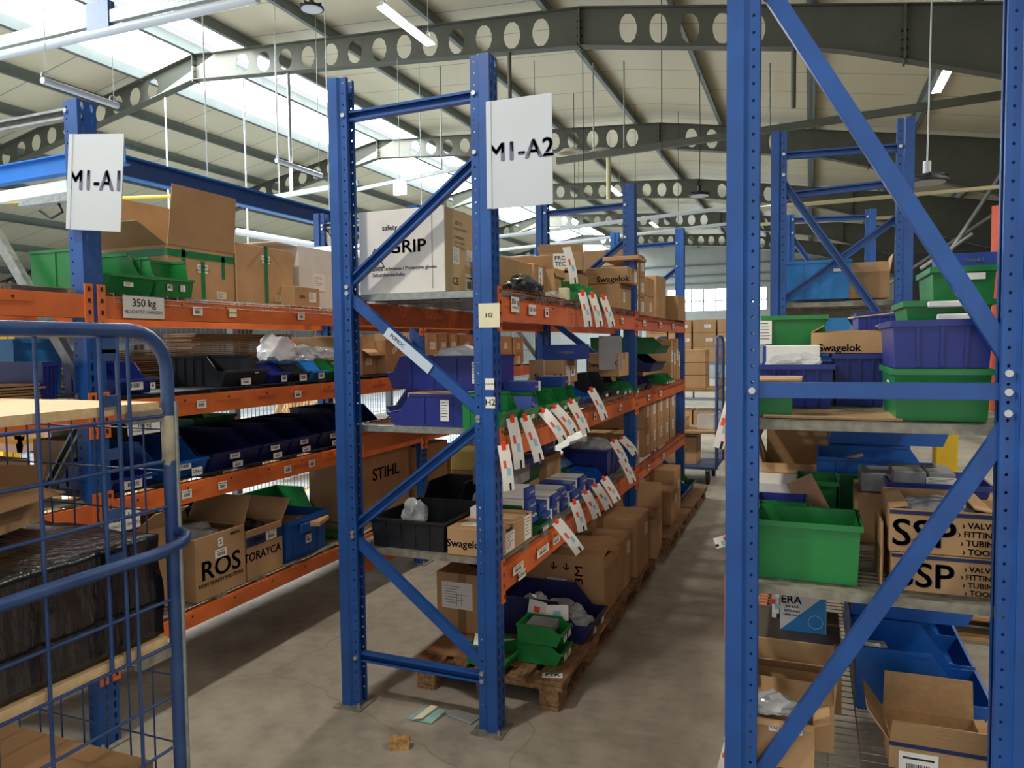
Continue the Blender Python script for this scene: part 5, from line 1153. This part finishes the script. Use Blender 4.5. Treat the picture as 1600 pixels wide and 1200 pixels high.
tube_lamp(-6.52,8.19,9.17,4.2,'unlit white tube lamp hung left of the middle blue frame',False)
def pendant(x, y, z, label, r=.17, zt=None, wh=False):
    t = thing('high_bay_lamp', label, 'lamp', (x,y,z))
    m = MB(); m.tube([(0,0,.0),(0,0,.02),(0,0,.06),(0,0,.065)],[r,r,r*.55,.04],dark,20); part('shade', m, t)
    m = MB(); m.tube([(0,0,-.004),(0,0,.0)],r*.86,whitetube,20); part('lens', m, t)
    for k in range(8): a = R(45*k); m = MB(); m.box(-.006,.006,r*.5,r*.95,.03,.055,dark,Matrix.Rotation(a,4,'Z')); part('fin', m, t)
    m = MB(); m.tube([(0,0,.06),(0,0,.16)],.028,whitetube if wh else dark,8); part('driver', m, t)
    m = MB(); m.tube([(0,0,.16),(.012,0,(roofz(x)-z)*.5),(0,0,(zt or roofz(x))-z)],.006,whitetube if wh else dark,5); part('cord', m, t)
    return t
pendant(-1.66,12.5,4.1,'dark round high bay lamp hanging over the aisle end')
pendant(.815,6.5,2.93,'dark round lamp on a white cord between the right blue posts',wh=True,r=.15)
pendant(-5.77,8,5.93,'round white-faced lamp under the roof at the top edge',r=.15)
def bar_thing(name, pts, r, mt, label, cat, n=8):
    m = MB(); c = Vector(pts[0]); m.tube([Vector(p)-c for p in pts], r, mt, n); return solo(name, m, label, cat, tuple(c))
def rail(name, a, b, w, h, mt, label, cat, hang=(), zt=None):
    """box rail from a to b with hanging rods"""
    A, B = Vector(a), Vector(b); d = (B-A); L = d.length; d.normalize(); t = thing(name, label, cat, a)
    s = Vector((0,0,1)).cross(d).normalized(); M = Matrix((d,s,d.cross(s))).transposed().to_4x4()
    m = MB(); m.box(0,L,-w/2,w/2,-h/2,h/2,mt,M); part('rail', m, t)
    for k in hang:
        p = d*L*k; m = MB(); m.tube([p,(p.x,p.y,(zt or roofz(A.x+p.x))-A.z)],.012,galv,6); part('hanging_rod', m, t)
    return t
# top left beam with tube under it
t = rail('suspended_beam', (-9,5.7,5.06), (-4.7,5.7,5.06), .06, .12, galv, 'grey suspended beam with a white tube below it, upper left corner', 'beam', ())
m = MB(); m.tube([(0,0,-.13),(4.3,0,-.13)],.045,whitetube,12); part('white_tube', m, t)
m = MB(); m.box(2.2,2.5,-.04,.04,-.12,.16,blue); part('joint_bracket', m, t)
# blue light-crane rails
cr = mat('crane_blue', srgb('1f6fc0'), .4, 0, .06, 5); crd = mat('crane_navy', srgb('1c3f7a'), .4, 0, .06, 5)
def ibeam(a, b, w, h, mt, label, mt2=None):
    A, B = Vector(a), Vector(b); d = (B-A); L = d.length; d.normalize(); t = thing('crane_rail', label, 'crane', a)
    s = Vector((0,0,1)).cross(d).normalized(); M = Matrix((d,s,d.cross(s))).transposed().to_4x4()
    m = MB(); m.box(0,L,-w/2,w/2,h/2-.012,h/2,mt,M); m.box(0,L,-w/2,w/2,-h/2,-h/2+.012,mt,M); m.box(0,L,-.006,.006,-h/2+.012,h/2-.012,mt2 or mt,M); part('profile', m, t); return t
t = ibeam((-6,5.2,3.46),(-6,16,3.46),.12,.20,cr,'long blue crane rail running back above the left rack',crd)
for y in (1.2,3.4,6): m = MB(); m.tube([(0,y,.1),(0,y,roofz(-6)-3.46)],.007,whitetube,6); part('hanging_rod', m, t)
t = ibeam((-12,5.0,3.30),(-5.6,5.0,3.46),.10,.17,cr,'blue cross crane rail at the left, under the roof')
m = MB(); m.box(5.1,5.9,-.06,.06,-.20,-.12,galv); m.box(5.5,5.8,-.08,.08,-.12,-.05,bolt_m); m.tube([(5.3,.0,-.25),(5.45,0,-.33),(5.6,0,-.28),(5.55,0,-.2)],.012,dark,6); part('trolley', m, t)
t = rail('light_rail', (-12,4.7,2.98), (-5.7,4.7,3.16), .05, .10, whitetube, 'white rail under the blue cross crane rail, left side', 'rail', ())
ibeam((-9,4.2,2.42),(-5.9,6.8,2.30),.06,.12,cr,'lower light blue rail behind the M1-A1 sign')
ibeam((-12,9.0,2.9),(-5.2,15.,2.7),.10,.28,mat('beige_duct',srgb('a9a897'),.6),'beige duct rail behind the raised carton flap')
bar_thing('suspended_pipe', [(cx(372,9,2.8),9,cz(355,-7,9)),(cx(560,9,2.6),9.6,cz(398,-5,9.6))], .05, whitetube, 'thick white pipe behind the cartons on the left top shelf', 'pipe')
rail('suspended_rail', (cx(345,9.4,3.4),9.4,cz(318,-8,9.4)), (cx(560,9.4,4),9.4,cz(285,-6,9.4)), .05,.07, whitetube, 'pale suspended rail left of the middle blue frame', 'rail', (.45,))
rail('suspended_rail', (cx(560,11.5,3.8),11.5,cz(293,-7,11.5)), (cx(752,11.5,4),11.5,cz(255,-5,11.5)), .05,.06, galv, 'grey suspended rail seen inside the middle end frame', 'rail', (.7,))
GPI = 'pale pipes crossing behind the middle rack'
rail('suspended_rail', (cx(870,12,4.8),12,cz(252,-3.9,12)), (cx(1565,12,5),12,cz(150,2.3,12)), .08,.10, steel_d, 'dark suspended cable rail crossing behind the right rack posts', 'rail', (.10,.18,.53))
for k,(a,b,y,lab) in enumerate((((760,372),(1160,322),14,'upper long pale pipe crossing behind the middle rack'),((770,392),(1160,347),17,'lower long pale pipe crossing behind the middle rack'),((1160,328),(1560,292),14,'yellowish pipe crossing behind the right posts'),((1160,352),(1420,338),17,'thin pipe below the yellowish pipe on the right'))):
    bar_thing('suspended_pipe', [(cx(a[0],y,4),y,cz(a[1],cx(a[0],y,4),y)),(cx(b[0],y,4),y,cz(b[1],cx(b[0],y,4),y))], .035, whitetube if k < 2 else mat('cream_pipe',srgb('c9bf98'),.5), lab, 'pipe')
for k,(px,y,z0,lab) in enumerate(((261,10,2.9,'white hanging rod between the raised flap and the sign'),(383,10,3.3,'white hanging rod above the green taped carton'),(453,10,4.2,'thick grey hanging rod left of the middle frame'),(797,10,5.0,'dark hanging rod above the white M1-A2 sign'),(951,15.75,4.8,'pale yellow hanging rod behind the second post'),(1240,10,4.6,'dark hanging rod above the second right frame'))):
    x = cx(px,y,5); bar_thing('hanging_rod', [(x,y,z0),(x,y,roofz(x)-.44)], (.014,.014,.03,.03,.05,.03)[k], (whitetube,whitetube,galv,steel_d,mat('cream_pipe',srgb('c9bf98'),.5),steel_d)[k], lab, 'rod')
for k,(px,y) in enumerate(((912,11.6),(1034,10.2),(837,12.2),(898,14),(1258-40,16),(993,15),(1060,15.5),(905,18))):
    x = cx(px,y,4); bar_thing('hanging_wire', [(x,y,4.2),(x,y,roofz(x)+.2)], .006, dark, '%s thin hanging wire counted back under the roof' % (ORD[k].replace('nearest','first')), 'wire', 5)['group'] = 'thin hanging wires'
for k,(px,lab) in enumerate(((892,'left coil of grey cable lying on the rafter'),(938,'right coil of grey cable lying on the rafter'))):
    y = 12.1; x = cx(px,y,4.9); m = MB()
    for j in range(5): m.tube([((.22-.02*j)*cos(R(a)),(.14-.01*j)*sin(R(a)),.012*j) for a in range(0,361,24)],.007,mat('cable_grey',srgb('b5ad9c'),.6),5)
    solo('cable_coil', m, lab, 'cable', (x,y,cz(238,x,y)))
# emergency light box
solo('exit_light', MB().box(-.09,.09,-.03,.03,-.09,.09,mat('lit_panel',(.95,.97,1),.4,emit=1.5)), 'small white light box hanging inside the middle end frame', 'light', (cx(626,9.5,3.5),9.5,cz(292,-5.2,9.5)))
bar_thing('conduit', [(cx(626,9.5,3.5),9.5,cz(282,-5.2,9.5)),(cx(626,9.5,3.5),9.5,5.8)], .005, galv, 'thin conduit holding the small white light box', 'conduit', 5)
bar_thing('yellow_pipe', [(-12,7.3,3.9),(-6.8,7.3,3.62)], .02, yellow, 'thin yellow pipe under the roof at the left edge', 'pipe')
bar_thing('black_duct', [(-9,6.2,1.9),(-5.4,6.2,1.95)], .13, rubber, 'black round duct low behind the left post', 'duct', 14)
bar_thing('orange_pipe', [(cx(1558,14,3),14,0),(cx(1558,14,3),14,cz(320,3,14))], .09, mat('rust_pipe',srgb('b4482a'),.5), 'rust-orange vertical pipe at the right behind the racks', 'pipe', 12)
# diagonal braces on the right
for k,(a,b,y,lab) in enumerate((((1455,440),(1600,215),15,'long grey diagonal strut, nearest, under the roof on the right'),((1440,420),(1520,365),15,'short grey diagonal strut on the right'),((1380,450),(1560,330),18,'far grey diagonal strut on the right'))):
    bar_thing('roof_strut', [(cx(a[0],y,4),y,cz(a[1],cx(a[0],y,4),y)),(cx(b[0],y,4),y,cz(b[1],cx(b[0],y,4),y))], .035, galv, lab, 'strut')
# dark back partition at right
m = MB(); m.box(2.2,9.4,20,20.2,0,3.75,walld); struct('wall_1', m)

# ---------------------------------------------------------------- far end of the aisle
t = thing('roll_cage', 'dark blue roll cage with cartons at the far end of the aisle', 'cart', (-1.40,9.75,0))
def cf(name, pts, r, mt=cb, n=7): m = MB(); m.tube(pts, r, mt, n); part(name, m, t)
for x in (-.36,.36):
    cf('frame_tube', [(x,-.38,.2),(x,-.38,1.72),(x,-.34,1.79),(x,-.2,1.82),(x,.2,1.82),(x,.36,1.75),(x,.4,1.65),(x,.4,.2)], .018)
    for k in range(6): y = -.30+.12*k; cf('wire', [(x,y,.2),(x,y,1.8)], .004, cb, 4)
    for k in range(9): z = .35+.17*k; cf('wire', [(x,-.38,z),(x,.4,z)], .004, cb, 4)
for z in (.22,.66,1.18): m = MB(); m.box(-.35,.35,-.38,.38,z-.03,z,wood if z > .3 else cb); part('shelf', m, t)
for x in (-.25,.25):
    for y in (-.3,.3): m = MB(); m.tube([(x-.02,y,.08),(x+.02,y,.08)],.08,rubber,16); m.box(x-.03,x+.03,y-.03,y+.03,.12,.2,galv); part('caster', m, t)
for k in range(3): carton(.52,.4,.155,'%s of three brown cartons stacked in the far roll cage' % ('bottom','middle','top')[k],(-1.45,9.72,1.182+.16*k),0)
carton(.4,.4,.34,'tan carton on the lowest level of the far roll cage',(-1.50,9.75,.222),0); carton(.28,.3,.14,'flat tan carton on the middle level of the far roll cage',(-1.58,9.72,.662),0)
carton(.20,.3,.18,'white carton on the middle level of the far roll cage',(-1.20,9.75,.662),0,mt=card_w)
t = thing('storage_shelf', 'grey metal shelf with cartons beyond the far roll cage', 'shelf', (-1.6,12.2,0)); sg = mat('shelf_grey', srgb('8d9496'), .5, .3)
for x in (-.9,.75):
    for y in (-.3,.3): m = MB(); m.box(x-.02,x+.02,y-.02,y+.02,0,2.1,sg); part('upright', m, t)
for z in (.35,.85,1.4): m = MB(); m.box(-.9,.75,-.32,.32,z,z+.04,sg); part('shelf_panel', m, t)
rg = random.Random(3); k = 0
for z, hs in ((1.441,(.24,.22,.2)),(.891,(.3,)),(.391,(.3,))):
    x = -2.42
    for col in range(4):
        zz = z; w = rg.uniform(.34,.38)
        for q, hh in enumerate(hs):
            carton(w-.02,.5,hh-.004,'carton on the far grey shelf, %s board, %s column from the left%s' % ({1.441:'top',.891:'middle',.391:'bottom'}[z], ORD[col].replace('nearest','first'), (', '+('lowest','middle','uppermost')[q]) if len(hs) > 1 else ''),(x+w/2,12.15,zz+.001),0,group='cartons on the far grey shelf',prints=(('lines','f',rg.uniform(-.1,.1),0,.1,.05),),mt=card if rg.random() < .8 else card_w); zz += hh
        x += w+.005
# ---------------------------------------------------------------- left background beyond the fence
GPF = 'new wooden pallets beyond the fence'
for k in range(5): pallet('%s pale pallet counted from the floor in the stack beyond the fence' % ORD[k].replace('nearest','first'),(-7.6,8.4,.146*k),0.1,mt=ply,group=GPF)
for k in range(3): pallet('%s pallet of the low pile beyond the fence on the left' % ('bottom','middle','top')[k],(-6.9,5.9,.146*k),.1,mt=ply)
for k in range(2): t = pallet('%s pallet leaning against the pile beyond the fence' % ('left','right')[k],(-6.35+.3*k,8.7,.0),0,mt=ply); t.rotation_euler = (0,R(-62),.1); t.location = (-6.5+.4*k,8.3,.58)

t = thing('safety_post', 'yellow machine guard post at the left edge beyond the fence', 'guard', (-5.3,cy(4,-5.3,1.5),0)); m = MB(); m.box(-.06,.06,-.06,.06,0,1.95,yellow); part('post', m, t)
for z in (.6,1.2,1.8): m = MB(); m.box(-.02,.02,-.7,-.05,z-.03,z+.03,yellow); part('rail', m, t)
for k,(y,lb) in enumerate(((cy(12,-4.28,1.4),'left white notice with yellow print on the fence'),(cy(48,-4.28,1.4),'right white notice with yellow print on the fence'))):
    m = MB(); m.box(-.001,.001,-.11,.11,-.15,.15,paper); 
    for j in range(4): m.box(.001,.002,-.07,.07,-.1+.05*j,-.075+.05*j,yellow)
    solo('notice', m, lb, 'notice', (-4.285,y,cz(665,-4.28,y)), (R(8 if k else -12),0,0))
carton(2.2,1.2,1.5,'dark machine housing far left beyond the fence',(-11.5,9.5,.005),0,mt=dark,tp=None,name='machine_housing',cat='machine')
# added fill spots with no fixtures, brightening the floor and shelf goods
for k,(x,y) in enumerate(((-2.4,.6),(-2.45,6.5),(2.9,1.5),(2.9,6.5),(-7,2),(-7,10),(-.7,15),(2.9,12))):
    l = lamp('added_fill_spot','SPOT',(x,y,4.9),210,(1,.93,.82)); l.data.spot_size = R(150); l.data.spot_blend = .6; l.data.shadow_soft_size = .15
